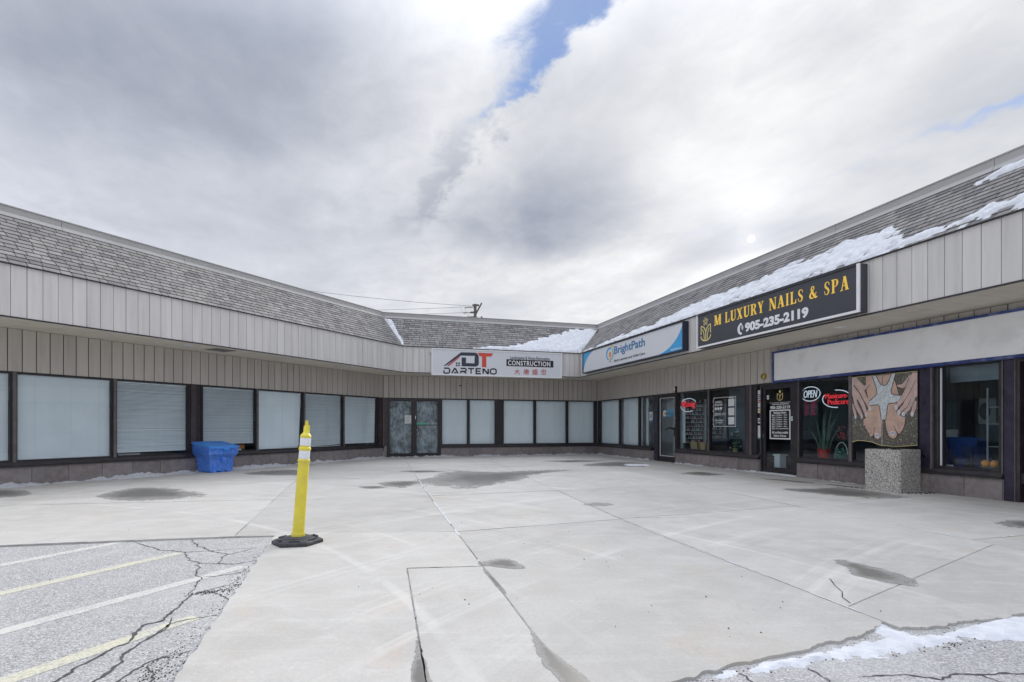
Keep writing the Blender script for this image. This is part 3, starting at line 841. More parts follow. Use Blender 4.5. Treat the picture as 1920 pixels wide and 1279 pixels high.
MB().box(5.80, 5.825, .018, .03, 1.42, 1.52).box(5.80, 5.825, .018, .03, 1.30, 1.34).build('lock', 'chrome', d3)
# salon door
bpart(MB().box(9.665, 9.70, .0, .12, 0, HEAD - .002).box(10.72, 10.855, .0, .12, 0, HEAD - .002).box(9.70, 10.72, .003, .12, HEAD - .09, HEAD - .002), 'door_frame', 'dark_frame', 'R')
bpart(MB().box(9.63, 10.86, -.06, .12, -.01, .035), 'threshold', 'white_metal', 'R')
d4 = door_leaf('R', 9.703, 10.717, .04, HEAD - .093, .10, (.13, .07), None, gl='glass_clear')
MB().box(9.712, 9.745, -.05, -.025, 1.02, 1.55).box(9.718, 9.738, -.03, .03, 1.05, 1.08).box(9.718, 9.738, -.03, .03, 1.50, 1.53).build('handle', 'brown_column', d4)
MB().box(9.72, 9.745, .018, .03, .92, .98).build('lock', 'chrome', d4)
# last door beyond the navy column
bpart(MB().box(15.24, 15.40, .0, .12, HEAD - .08, HEAD - .002), 'door_frame', 'dark_frame', 'R')
d5 = door_leaf('R', 15.43, 16.44, .02, HEAD - .01, .09, (.15, .07), None)
MB().box(15.238, 15.398, .03, .08, .30, .46).build('panel', 'dark_frame', d5)

# ---- rooms behind the glass
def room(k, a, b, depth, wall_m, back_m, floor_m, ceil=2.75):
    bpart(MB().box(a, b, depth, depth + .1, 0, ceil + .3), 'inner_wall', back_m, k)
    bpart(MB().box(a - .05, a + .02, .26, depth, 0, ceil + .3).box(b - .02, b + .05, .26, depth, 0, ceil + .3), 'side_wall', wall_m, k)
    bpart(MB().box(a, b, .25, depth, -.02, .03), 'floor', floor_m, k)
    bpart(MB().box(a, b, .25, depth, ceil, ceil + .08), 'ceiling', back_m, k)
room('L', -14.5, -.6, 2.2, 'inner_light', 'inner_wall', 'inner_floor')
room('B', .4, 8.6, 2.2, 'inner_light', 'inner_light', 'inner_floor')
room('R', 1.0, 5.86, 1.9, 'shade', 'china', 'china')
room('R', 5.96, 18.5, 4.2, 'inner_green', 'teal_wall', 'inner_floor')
# window-bed ledges inside the salon and the next shop
bpart(MB().box(5.96, 9.6, .12, .62, .40, .43).box(10.9, 13.68, .12, .62, .40, .43).box(14.05, 14.98, .12, .62, .40, .43), 'window_ledge', 'inner_dark', 'R')
bpart(MB().box(14.02, 15.0, .30, .34, 1.98, 2.25), 'painted_reflection', 'armless_grey', 'R')  # grey board added behind the glass, standing in for a reflected fascia

# ---- soffit lights, vent, small fixtures on the building
for k, s, y in (('L', -8.07, -.92), ('L', -2.55, -.75), ('R', 7.3, -.92), ('R', 12.74, -.80), ('R', 16.9, -.8), ('L', -12.8, -.9)):
    o = bpart(MB().lathe([(.001, -.006), (.085, -.006), (.105, -.010), (.11, .0)], 20), 'soffit_light', 'white_metal', k, s, y, SOF)
    MB().lathe([(.001, -.004), (.07, -.003), (.07, .0)], 16).build('lens', 'china', o, loc=(0, 0, -.004))
vt = bpart(MB().box(-7.55, -6.95, -1.22, -.62, SOF - .012, SOF - .001), 'vent', 'soffit', 'L')
for i in range(9):
    x = -7.51 + i * .06
    MB().add([(x, -1.18, SOF - .013), (x + .045, -1.18, SOF - .024), (x + .045, -.66, SOF - .024), (x, -.66, SOF - .013)], [(0, 1, 2, 3)]).build('slat', 'stile', vt)

# ------------------------------------------------------------------ ground
# court frame: p towards the right wing, q towards the viewer (q=0 at the back wall corner)
PN_, PX_ = (math.cos(.2843435), math.sin(.2843435)), (math.sin(.2843435), -math.cos(.2843435))
PB = 9.97943
def court(p, q):
    r = p - PB
    return (CRB[0] + PN_[0] * r + PX_[0] * q, CRB[1] + PN_[1] * r + PX_[1] * q)
lot = MB()
lot.add([(-900, -900, -.018), (900, -900, -.018), (900, 900, -.018), (-900, 900, -.018)], [(0, 1, 2, 3)])
parking = lot.build('parking_lot', 'asphalt', kind='structure')
parking['label'] = 'salt-bleached cracked asphalt parking lot in front of the court'
pave = link('pavement', None, kind='structure')
pave['label'] = 'pale worn concrete paving of the court'
def line(pts):
    """joint position p as a function of q, from measured points"""
    def f_(q):
        if q <= pts[0][1]: a, b = pts[0], pts[1] if len(pts) > 1 else pts[0]
        else:
            a, b = pts[-2], pts[-1]
            for i in range(len(pts) - 1):
                if pts[i][1] <= q <= pts[i + 1][1]: a, b = pts[i], pts[i + 1]
        if b[1] == a[1]: return a[0]
        return a[0] + (b[0] - a[0]) * (q - a[1]) / (b[1] - a[1])
    return f_
LF = line([(-5.0, 5), (-5.0, 14)]); LE = line([(-1.30, 5), (-1.28, 14.5)]); LBq = line([(-.885, 14.4), (-.84, 19)])
LV = line([(.41, 16.46), (.30, 18.8)]); LA = line([(1.52, 5), (1.20, 11.84), (.96, 18.8)]); LC = line([(3.66, 11), (3.22, 15.4), (3.10, 18.8)])
LD = line([(6.68, 11), (6.34, 14.6), (6.14, 18.8)]); LW = line([(10.6, 0), (10.6, 20)])
LG = line([(-9.2, 0), (-9.2, 20)]); LH = line([(-13.5, 0), (-13.5, 20)])
JG = .0042
def slab(l0, l1, q0, q1, q0b=None, q1b=None, edge=None):
    """one concrete slab between two joints; q0/q1 on its left side, q0b/q1b on its right"""
    q0b = q0 if q0b is None else q0b; q1b = q1 if q1b is None else q1b
    poly = [(l0(q0) + JG, q0 + JG), (l1(q0b) - JG, q0b + JG)]
    if edge:
        poly += [(p, q) for p, q in edge]
    else:
        n = 3
        poly += [(l1(q1b - (q1b - q0b) * 0) - JG, q1b - JG), (l0(q1) + JG, q1 - JG)]
    pts = [court(*p) for p in poly]
    ar = sum(pts[i][0] * pts[(i + 1) % len(pts)][1] - pts[(i + 1) % len(pts)][0] * pts[i][1] for i in range(len(pts)))
    if ar < 0: pts.reverse()
    dz_ = R.uniform(-.002, .002)
    n = len(pts); cx = sum(p[0] for p in pts) / n; cy = sum(p[1] for p in pts) / n
    ins = [(p[0] + (cx - p[0]) * .002, p[1] + (cy - p[1]) * .002) for p in pts]
    mb = MB().loft([[(x, y, -.10) for x, y in pts], [(x, y, -.006 + dz_) for x, y in pts], [(x, y, dz_) for x, y in ins]])
    return mb.build('concrete_slab', 'concrete', pave)
bedm = MB().slab([court(-15, -2), court(10.6, -2), court(10.6, 18.4), court(-.7, 18.5), court(-.7, 14.5), court(-1.35, 14.45), court(-15, 13.95)], -.09, -.0065)
bedm.build('joint_bed', 'joint_grit', pave)
qs = [-2.0, 1.6, 4.9, 8.3]
for l0, l1 in ((LH, LG), (LG, LF), (LF, LE), (LE, LA), (LA, LC), (LC, LD), (LD, LW)):
    for q0, q1 in zip(qs[:-1], qs[1:]):
        slab(l0, l1, q0, q1)
slab(LH, LG, 8.3, 11.0, None, 11.05); slab(LH, LG, 11.0, 14.1, 11.05, 14.2)
slab(LG, LF, 8.3, 11.05, None, 11.15); slab(LG, LF, 11.05, 14.2, 11.15, 14.30)
slab(LF, LE, 8.3, 11.15, None, 11.58); slab(LF, LE, 11.15, 14.30, 11.58, 14.60)
slab(LE, LA, 8.3, 11.58, None, 11.85); slab(LE, LA, 11.58, 14.60, 11.85, 15.02)
slab(LA, LC, 8.3, 11.85, None, 11.71); slab(LA, LC, 11.85, 15.02, 11.71, 14.80)
slab(LC, LD, 8.3, 11.71, None, 11.45); slab(LC, LD, 11.71, 14.80, 11.45, 14.55)
slab(LD, LW, 8.3, 11.2, None, 11.2); slab(LD, LW, 11.2, 14.2, 11.2, 14.2); slab(LD, LW, 14.2, 16.98, 14.2, 16.94)
def rag(pts, n=7, amp=.02, seed=0):
    """subdivide a broken edge and roughen it"""
    out = []
    for i in range(len(pts) - 1):
        a, b = pts[i], pts[i + 1]
        for j in range(n):
            t_ = j / n
            x, y = a[0] + (b[0] - a[0]) * t_, a[1] + (b[1] - a[1]) * t_
            w_ = amp if 0 < i + j else 0
            out.append((x + w_ * .4 * mnoise.noise(Vector((x * 9, y * 9, seed))), y + w_ * (mnoise.noise(Vector((x * 5, y * 5, seed + 5))) + .6 * mnoise.noise(Vector((x * 17, y * 17, seed + 5))) + .5 * mnoise.noise(Vector((x * 45, y * 45, seed + 5))))))
    return out + [pts[-1]]
# slabs that end at the broken edge of the asphalt
def poly_slab(poly):
    pts = [court(*p) for p in poly]
    ar = sum(pts[i][0] * pts[(i + 1) % len(pts)][1] - pts[(i + 1) % len(pts)][0] * pts[i][1] for i in range(len(pts)))
    if ar < 0: pts.reverse()
    return MB().loft([[(x, y, -.10) for x, y in pts], [(x, y, .0005) for x, y in pts]]).build('concrete_slab', 'concrete', pave)
def lrag(l, qa, qb, off, n, amp, seed):
    out = []
    for i in range(n + 1):
        q = qa + (qb - qa) * i / n
        out.append((l(q) + off + amp * (mnoise.noise(Vector((q * 6, seed, 0))) + .7 * mnoise.noise(Vector((q * 21, seed, 3)))), q))
    return out
poly_slab(lrag(LBq, 14.62, 19.2, .02, 110, .022, 3) + list(reversed(lrag(LV, 16.46, 19.2, -.005, 90, .004, 5))) + [(LV(16.46) - JG, 16.452), (LA(16.56) - JG, 16.555), (LA(15.02) - JG, 15.03)])
slab(LV, LA, 16.46, 19.0, 16.57, 19.0, edge=rag([(LA(18.95) - JG, 18.93), (LV(19.05) + JG, 19.05)], 20, .03, 1))
slab(LA, LC, 15.03, 18.7, 14.81, 18.7, edge=rag([(LC(18.6) - JG, 18.52), (2.71, 18.66), (1.93, 18.74), (1.40, 18.83), (LA(18.9) + JG, 18.93)], 24, .032, 2))
slab(LC, LD, 14.81, 18.25, 14.56, 17.2)
slab(LC, LD, 18.25, 18.7, 17.2, 18.5, edge=rag([(LD(18.4) - JG, 18.55), (4.9, 18.62), (4.08, 18.67), (3.77, 18.66), (3.25, 18.66), (LC(18.6) + JG, 18.60)], 24, .032, 3))
slab(LD, LW, 16.99, 18.6, 16.95, 18.6, edge=rag([(LW(18.5), 18.3), (8, 18.4), (LD(18.5) + JG, 18.52)], 5, .05, 4))
pave['label'] = 'pale worn concrete paving of the court'

# parking-lot details: worn painted lines and open cracks
def gline(a, b, wd, z, mb, mi=0, n=10):
    d = Vector((b[0] - a[0], b[1] - a[1], 0)); nrm = Vector((-d.y, d.x, 0)).normalized() * wd / 2
    vs = []; fs = []
    for i in range(n + 1):
        p = Vector((a[0], a[1], z)) + d * (i / n)
        e1 = 1 + .18 * mnoise.noise(p * 9); e2 = 1 + .18 * mnoise.noise(p * 9 + Vector((7, 3, 1)))
        vs += [tuple(p + nrm * e1), tuple(p - nrm * e2)]
    for i in range(n): fs.append((2 * i, 2 * i + 1, 2 * i + 3, 2 * i + 2))
    return mb.add(vs, fs, mi)
LD_ = Vector((.39, .92))
for (a, b, mt) in (((-5.4, 2.3), (-4.10, 5.60), 'paint_pale'), ((-4.55, 1.95), (-3.19, 5.10), 'paint_yellow'), ((-3.75, 1.6), (-2.33, 4.62), 'paint_pale'), ((-2.95, 1.4), (-2.02, 3.40), 'paint_yellow'),
                   ((-6.6, 2.2), (-5.25, 5.4), 'paint_yellow')):
    gline(a, b, .115, -.0163, MB(), 0, 24).build('painted_line', mt, parking)
def crack(name, pts, wd, seed):
    """an open crack: a jagged dark ribbon that narrows and widens"""
    dense = []
    for i in range(len(pts) - 1):
        a, b = Vector((*pts[i], 0)), Vector((*pts[i + 1], 0)); n = max(3, int((b - a).length / .016))
        for j in range(n):
            p = a.lerp(b, j / n)
            d = (b - a).normalized(); nn = Vector((-d.y, d.x, 0))
            dense.append(p + nn * (.022 * mnoise.noise(p * 8 + Vector((seed, 0, 0))) + .016 * mnoise.noise(p * 26 + Vector((0, seed, 0)))))
    dense.append(Vector((*pts[-1], 0)))
    vs = []; fs = []
    for i, p in enumerate(dense):
        d = (dense[min(i + 1, len(dense) - 1)] - dense[max(0, i - 1)]).normalized(); nn = Vector((-d.y, d.x, 0))
        q = i / (len(dense) - 1)
        w_ = wd * (.22 + .9 * abs(mnoise.noise(p * 14 + Vector((seed, 3, 0)))) + .9 * abs(mnoise.noise(p * 47 + Vector((3, seed, 0))))) * (1 - .5 * abs(2 * q - 1) ** 3)
        vs += [(p.x + nn.x * w_, p.y + nn.y * w_, -.0150), (p.x - nn.x * w_, p.y - nn.y * w_, -.0150)]
    for i in range(len(dense) - 1): fs.append((2 * i, 2 * i + 1, 2 * i + 3, 2 * i + 2))
    return MB().add(vs, fs).build(name, 'crack_dark', parking)
CR = [[(-4.02, 5.62), (-3.46, 5.23), (-3.14, 5.14), (-2.83, 5.23), (-2.56, 5.32)], [(-3.42, 5.68), (-3.16, 5.37), (-2.9, 5.16), (-2.68, 5.05), (-2.56, 5.32)],
      [(-2.71, 5.05), (-2.60, 4.70), (-2.44, 4.68), (-2.30, 4.85)], [(-3.15, 5.12), (-2.93, 4.83), (-2.77, 4.73), (-2.54, 4.70)], [(-2.78, 4.73), (-2.57, 4.34), (-2.49, 4.26), (-2.38, 3.98), (-2.34, 3.88)],
      [(-2.07, 4.09), (-2.19, 4.05), (-2.25, 3.94), (-2.31, 3.83), (-2.26, 3.67), (-2.22, 3.46), (-2.19, 3.32), (-2.24, 3.25), (-2.22, 3.13), (-2.15, 2.99), (-2.18, 2.91), (-2.19, 2.78), (-2.18, 2.63), (-2.21, 2.30), (-2.3, 2.0)],
      [(-1.91, 3.44), (-2.04, 3.34), (-2.1, 3.27), (-2.08, 3.1), (-2.09, 2.99), (-2.08, 2.88), (-1.99, 2.68), (-2.0, 2.45), (-2.02, 2.1)], [(-1.73, 2.88), (-1.83, 2.8), (-1.88, 2.72), (-1.88, 2.50), (-1.93, 2.2)],
      [(-1.85, 2.72), (-1.76, 2.6), (-1.65, 2.40)], [(-2.16, 3.37), (-2.08, 3.23), (-2.07, 3.13)], [(-1.98, 3.72), (-2.12, 3.86), (-2.24, 3.90), (-2.33, 3.86)], [(-2.24, 4.45), (-2.4, 4.3), (-2.5, 4.28)],
      [(1.70, 2.58), (1.93, 2.6), (2.06, 2.56), (2.2, 2.61), (2.34, 2.6), (2.52, 2.62), (2.9, 2.66)], [(1.5, 2.68), (1.5, 2.49), (1.45, 2.3)], [(1.12, 2.62), (1.15, 2.42)], [(2.3, 2.6), (2.36, 2.48), (2.5, 2.4)]]
for i, pts in enumerate(CR):
    crack('crack', pts, .0125 if i in (5, 6) else .008, i * 3.1)
# crumbled asphalt along the edge of the concrete: small stones, nobody could count them
def scatter(name, mat, spots, n, size, z, label, parent=None):
    mb = MB()
    for i in range(n):
        a, b, spread = R.choice(spots)
        t_ = R.random(); x = a[0] + (b[0] - a[0]) * t_ + R.gauss(0, spread); y = a[1] + (b[1] - a[1]) * t_ + R.gauss(0, spread)
        s_ = size * R.uniform(.4, 1.3); th = R.random() * 6.3
        pts = [(x + s_ * R.uniform(.6, 1) * math.cos(th + k * 1.257), y + s_ * R.uniform(.6, 1) * math.sin(th + k * 1.257)) for k in range(5)]
        mb.loft([[(px, py, z) for px, py in pts], [(x + (px - x) * .6, y + (py - y) * .6, z + s_ * R.uniform(.3, .8)) for px, py in pts]])
    o = mb.build(name, mat, parent, kind='stuff'); o['label'] = label
    return o
scatter('crumbled_asphalt', 'debris', [((-2.49, 5.4), (-1.62, 2.3), .045), ((-2.3, 4.6), (-2.05, 3.9), .05), ((-2.1, 3.95), (-2.35, 3.85), .035), ((-1.85, 2.9), (-1.7, 2.4), .05)], 800, .0055, -.018, 'crumbled dark asphalt bits along the edge of the concrete')
scatter('crumbled_edge', 'debris', [((.68, 2.47), (2.3, 3.03), .03), ((2.3, 3.03), (3.6, 3.45), .03), ((1.9, 2.9), (2.6, 3.0), .05)], 300, .006, -.018, 'dark grit along the broken front edge of the concrete')
scatter('leaf_litter', 'debris', [((6.95, 9.48), (7.75, 9.55), .05), ((7.6, 9.68), (8.4, 7.2), .03), ((6.5, 10.9), (6.8, 10.1), .03)], 420, .014, .001, 'dark leaf litter and grit along the wall by the stone planter')
scatter('debris', 'debris', [((-.9, 3.9), (1.5, 3.0), .25), ((.1, 5.5), (1.0, 4.6), .25), ((-4.5, 6.6), (-2.6, 6.2), .3), ((1.2, 3.2), (1.9, 3.8), .25), ((-1.2, 7.2), (2.5, 6.2), .6)], 56, .0062, .001, 'scattered dark specks of grit on the concrete')
# joint fill and hairline cracks in the concrete
def strip(name, mat, pts, wd, z, seed, parent, broken=0.0, jit=.006):
    dense = []
    for i in range(len(pts) - 1):
        a, b = Vector((*pts[i], 0)), Vector((*pts[i + 1], 0)); n = max(2, int((b - a).length / .05))
        dense += [a.lerp(b, j / n) for j in range(n)]
    dense.append(Vector((*pts[-1], 0)))
    vs = []; fs = []
    for i, p in enumerate(dense):
        d = (dense[min(i + 1, len(dense) - 1)] - dense[max(0, i - 1)]).normalized(); nn = Vector((-d.y, d.x, 0))
        w1 = wd * (.5 + abs(mnoise.noise(p * 5 + Vector((seed, 0, 0)))) * 1.6) + jit * mnoise.noise(p * 22); w2 = wd * (.5 + abs(mnoise.noise(p * 6 + Vector((0, seed, 0)))) * 1.6)
        vs += [(p.x + nn.x * w1, p.y + nn.y * w1, z), (p.x - nn.x * w2, p.y - nn.y * w2, z)]
        if i and mnoise.noise(p * 1.7 + Vector((seed * 3, 1, 2))) > broken - .55:
            k_ = len(vs) - 4; fs.append((k_, k_ + 1, k_ + 3, k_ + 2))
    o = MB().add(vs, fs).build(name, mat, parent); return o
cq = lambda l, qs_: [court(l(q), q) for q in qs_]
strip('joint_snow', 'snow', cq(LA, [8.5, 10.5, 11.84, 14, 16.4]), .010, .0035, 1, pave, .50)
strip('joint_snow', 'snow', cq(LD, [11.5, 13, 15, 17.8]), .013, .0035, 2, pave, .40)
strip('joint_snow', 'snow', [court(-2.0, 14.52), court(-.7, 14.66), court(1.1, 15.0), court(3.4, 14.82)], .005, .0035, 3, pave, .50)
strip('joint_snow', 'snow', cq(LC, [15.5, 17.2, 18.4]), .006, .0035, 4, pave, .35)
strip('joint_snow', 'snow', [court(-13, 14.12), court(-5, 14.30), court(-2, 14.52)], .007, .0035, 5, pave, .45)
strip('joint_snow', 'snow', [court(6.2, 16.98), court(9.0, 16.96)], .010, .0035, 6, pave, .35)
strip('joint_stain', 'wet', cq(LV, [16.5, 17.5, 18.9]), .005, .003, 7, pave, .05, .012)
strip('joint_stain', 'wet', cq(LA, [15.2, 16.9, 18.1]), .006, .003, 9, pave, .05, .012)
for l_, q0, q1, sd in ((LA, 12.0, 16.5, 21), (LC, 11.8, 18.3, 23), (LD, 11.3, 15.2, 24), (LE, 11.6, 14.5, 25)):
    strip('joint_crack', 'crack_dark', cq(l_, [q0 + (q1 - q0) * i / 6 for i in range(7)]), .0022, .0030, sd, pave, .50, .006)
strip('joint_crack', 'crack_dark', [court(1.25, 11.84), court(2.4, 11.78), court(3.9, 11.71)], .004, .0030, 26, pave, .30, .01)
strip('joint_crack', 'crack_dark', [court(2.4, 14.90), court(3.2, 14.82), court(3.6, 14.78), court(4.0, 14.92)], .004, .0030, 27, pave, .25, .01)
strip('joint_crack', 'crack_dark', [court(.41, 16.455), court(.7, 16.51), court(1.0, 16.56)], .003, .0030, 28, pave, .35, .012)
strip('joint_crack', 'crack_dark', [court(-4.6, 11.17), court(-3.2, 11.33), court(-1.4, 11.58), court(.4, 11.76), court(1.2, 11.85)], .003, .0030, 29, pave, .40, .008)
strip('joint_crack', 'crack_dark', [court(-13, 14.15), court(-5, 14.32), court(-1.9, 14.54)], .0035, .0030, 30, pave, .2, .008)
strip('hairline_crack', 'crack_dark', [(2.5, 4.19), (2.42, 3.98), (2.39, 3.85), (2.31, 3.72), (2.29, 3.60)], .0035, .0035, 11, pave, -.3, .004)

# damp patches left by melted snow: the wet look fades out along a ragged rim
m, g = new_mat('damp')
geo = g.n('ShaderNodeNewGeometry'); P = geo.outputs['Position']
at = g.n('ShaderNodeAttribute', attribute_name='damp')
nz = g.m('ADD', g.m('ADD', g.m('MULTIPLY', g.noise(P, 2.4, 7, .65, .8), 1.1), g.m('MULTIPLY', g.noise(P, 9, 6, .7, .6), .9)), g.m('MULTIPLY', g.noise(P, 40, 4, .6), .3))
al = g.mapr(g.m('ADD', at.outputs['Fac'], g.m('SUBTRACT', nz, 1.13)), .30, .44)
core = g.mapr(g.m('ADD', at.outputs['Fac'], g.m('SUBTRACT', nz, 1.13)), .42, .9)
cc = g.mix(core, (.31, .298, .275), (.175, .167, .150))
cc = g.mix(g.mapr(g.noise(P, 60, 3, .6), .45, .7, 0, .5), cc, (.15, .142, .13))
bs = g.n('ShaderNodeBsdfPrincipled', {'Base Color': cc, 'Roughness': g.mapr(core, 0, 1, .6, .36), 'Specular IOR Level': .45, 'Alpha': g.m('MULTIPLY', al, .92)})
finish(m, g, bs.outputs[0])
def patch(name, mat, pts, z, seed, parent, amp=.06, label=None):
    n = len(pts); cx = sum(p[0] for p in pts) / n; cy = sum(p[1] for p in pts) / n
    ring = []
    for i in range(n):
        p0, p1, p2, p3 = (Vector((*pts[(i + j) % n], 0)) for j in (-1, 0, 1, 2))
        for j in range(6):
            t_ = j / 6
            p = .5 * ((2 * p1) + (-p0 + p2) * t_ + (2 * p0 - 5 * p1 + 4 * p2 - p3) * t_ ** 2 + (-p0 + 3 * p1 - 3 * p2 + p3) * t_ ** 3)
            ring.append((p.x, p.y))
    vs = []; at = []; m_ = len(ring); fs = []
    for q, val in ((1.32, 0.0), (1.0, .37), (.66, .66), (.25, .95)):
        vs += [(cx + (x - cx) * q, cy + (y - cy) * q, z) for x, y in ring]; at += [val] * m_
    for k_ in range(3):
        for i in range(m_):
            j = (i + 1) % m_; fs.append((k_ * m_ + i, k_ * m_ + j, (k_ + 1) * m_ + j, (k_ + 1) * m_ + i))
    fs.append(tuple(3 * m_ + i for i in range(m_)))
    o = MB().add(vs, fs).build(name, 'damp', parent)
    o.data.attributes.new('damp', 'FLOAT', 'POINT').data.foreach_set('value', at)
    return o
WETS = [[(-7.07, 9.14), (-7.25, 10.24), (-6.7, 10.3), (-6.15, 9.9), (-5.4, 9.2), (-5.96, 8.62), (-6.6, 8.75)], [(-6.74, 13.46), (-6.44, 14.5), (-5.8, 14.4), (-5.21, 13.2), (-5.9, 13.0)],
        [(-1.95, 11.3), (-1.75, 12.6), (-1.5, 14.0), (-.4, 13.9), (.6, 14.35), (1.5, 14.4), (.6, 13.3), (.2, 12.0), (-.23, 11.3), (-.6, 10.6), (-1.05, 10.55)], [(-2.78, 11.09), (-2.4, 11.6), (-2.03, 11.5), (-2.02, 10.8), (-2.2, 10.4)],
        [(-3.05, 10.5), (-2.75, 10.65), (-2.45, 10.41), (-2.7, 10.2)], [(2.87, 4.73), (3.00, 4.71), (3.13, 4.35), (3.10, 4.12), (2.95, 4.05), (2.78, 4.25), (2.82, 4.5)],
        [(5.14, 10.06), (5.7, 10.2), (6.3, 10.3), (6.6, 9.7), (6.6, 9.0), (6.0, 8.9), (5.5, 9.4)], [(5.7, 12.1), (6.0, 12.0), (6.4, 11.3), (6.15, 11.3)], [(2.27, 16.18), (2.9, 17.4), (3.53, 17.7), (4.1, 17.2), (4.0, 15.97), (3.2, 15.8)],
        [(5.98, 6.5), (6.44, 6.75), (7.1, 6.6), (6.6, 6.0), (6.1, 6.05)], [(-9.8, 9.9), (-8.88, 9.74), (-8.42, 9.0), (-9.3, 8.9)], [(1.1, 18.2), (2.0, 18.6), (3.2, 18.4), (2.0, 17.6)], [(-3.0, 14.2), (-2.3, 14.4), (-1.8, 14.0), (-2.4, 13.8)],
        [(-.30, 4.62), (-.1, 4.80), (.02, 4.72), (.10, 4.50), (-.1, 4.52)], [(4.3, 13.5), (4.9, 13.9), (5.2, 13.2), (4.7, 12.9)], [court(LA(18.2), 18.12), court(LA(18.4) - .06, 18.4), court(LA(18.6) - .05, 18.65), court(LA(18.9) - .03, 18.95), court(LA(18.9) + .10, 18.95), court(LA(18.6) + .07, 18.6), court(LA(18.4) + .02, 18.35)], [court(LV(18.1), 18.0), court(LV(18.3) - .06, 18.35), court(LV(18.7) - .06, 18.7), court(LV(18.9) - .09, 18.95), court(LV(18.9) + .03, 18.95), court(LV(18.5) + .02, 18.5)], [court(LA(17) - .01, 16.7), court(LA(17) + .022, 16.75), court(LA(17.2) + .02, 17.3), court(LA(17.2) - .01, 17.2)], [(1.10, 8.1), (1.3, 8.35), (1.55, 8.2), (1.4, 8.0)]]
for i, pts in enumerate(WETS):
    patch('damp_patch', 'wet', pts, .0022 + .00005 * i, i * 2.7, pave, .03 if i in (5, 13, 15) else .08)

# ------------------------------------------------------------------ snow
def heightfield(name, x0, x1, y0, y1, st, fn, place, mat='snow', parent=None, label=None):
    nx, ny = max(2, int((x1 - x0) / st)), max(2, int((y1 - y0) / st))
    H = [[fn(x0 + (x1 - x0) * i / nx, y0 + (y1 - y0) * j / ny) for i in range(nx + 1)] for j in range(ny + 1)]
    idx = {}; vs = []; fs = []
    def vid(i, j):
        if (i, j) not in idx:
            idx[(i, j)] = len(vs); vs.append(place(x0 + (x1 - x0) * i / nx, y0 + (y1 - y0) * j / ny, max(H[j][i], -.006)))
        return idx[(i, j)]
    for j in range(ny):
        for i in range(nx):
            if max(H[j][i], H[j][i + 1], H[j + 1][i], H[j + 1][i + 1]) > 0:
                fs.append((vid(i, j), vid(i + 1, j), vid(i + 1, j + 1), vid(i, j + 1)))
    o = MB().add(vs, fs).build(name, mat, parent, smooth=True, kind='stuff')
    if label: o['label'] = label
    return o
def sdist(poly, x, y):
    d = 1e9; ins = False; n = len(poly)
    for i in range(n):
        ax, ay = poly[i]; bx, by = poly[(i + 1) % n]
        ex, ey = bx - ax, by - ay
        t_ = max(0, min(1, ((x - ax) * ex + (y - ay) * ey) / (ex * ex + ey * ey + 1e-12)))
        d = min(d, math.hypot(x - ax - ex * t_, y - ay - ey * t_))
        if (ay > y) != (by > y) and x < (bx - ax) * (y - ay) / (by - ay) + ax: ins = not ins
    return d if ins else -d
def poly_snow(name, poly, st, thick, rough, place, label, nscale=3.0, seed=0, holes=0.0):
    xs = [p[0] for p in poly]; ys = [p[1] for p in poly]
    def fn(x, y):
        s_ = sdist(poly, x, y) + rough * (mnoise.noise(Vector((x * nscale, y * nscale, seed))) + .7 * mnoise.noise(Vector((x * nscale * 3, y * nscale * 3, seed + 3))))
        s_ -= holes * max(0, mnoise.noise(Vector((x * 4.2, y * 9, seed + 8))) + .7 * mnoise.noise(Vector((x * 11, y * 24, seed + 2))) - .12)
        if s_ < 0: return max(-.004, s_ * .3)
        return min(thick, s_ * .55) * (1 + .25 * mnoise.noise(Vector((x * 6, y * 6, seed))))
    return heightfield(name, min(xs) - .08, max(xs) + .08, min(ys) - .08, max(ys) + .08, st, fn, place, label=label)
def roof_place(k):
    def f_(s, t, h_):
        q = sl(s, max(t, -.02), .014 + h_); p = wpt(k, q[0], q[1]); return (p[0], p[1], q[2])
    return f_
poly_snow('roof_snow', [(3.2, -.03), (3.9, .16), (4.7, .30), (5.26, .47), (5.8, .72), (6.25, .95), (6.65, 1.17), (7.26, 1.40), (7.7, 1.72), (8.3, 1.82), (9.0, 1.88), (8.97, 1.65), (8.63, 1.17), (8.25, .75), (7.78, .28), (7.60, .06), (6.7, -.02), (5.2, -.03)], .05, .045, .14, roof_place('B'), 'smooth bank of snow on the back roof beside the inner corner', 2.2, 1)
poly_snow('valley_snow', [(-.02, 1.80), (.27, 1.74), (.34, 1.44), (.42, 1.12), (.50, .73), (.62, .30), (.60, .10), (.55, .2), (.45, .6), (.33, .90), (.18, 1.40)], .03, .05, .04, roof_place('B'), 'thin strip of snow in the left roof valley', 3, 4)
poly_snow('roof_snow', [(1.60, -.04), (2.6, .12), (4.1, .30), (5.4, .36), (6.43, .40), (7.0, .52), (7.5, .74), (8.0, .84), (8.56, .95), (9.1, .90), (9.6, .80), (10.4, .80), (10.8, 1.0), (11.3, 1.08), (11.63, 1.0), (11.91, .98), (12.6, 1.11), (13.23, 1.10), (13.62, 1.06), (14.0, .78), (14.10, .56), (14.35, .38), (14.64, .42), (14.91, .38), (15.23, .39), (15.48, .53), (15.71, .43), (15.93, .46), (16.6, .5), (17.6, .3), (17.6, .12), (16.04, .16), (15.79, .11), (15.38, .09), (14.92, .08), (14.37, .10), (13.86, .05), (12.5, .02), (9.2, -.03), (4, -.03)], .05, .032, .20, roof_place('R'), 'long ragged band of snow along the eave of the right roof', 1.7, 9, 1.25)
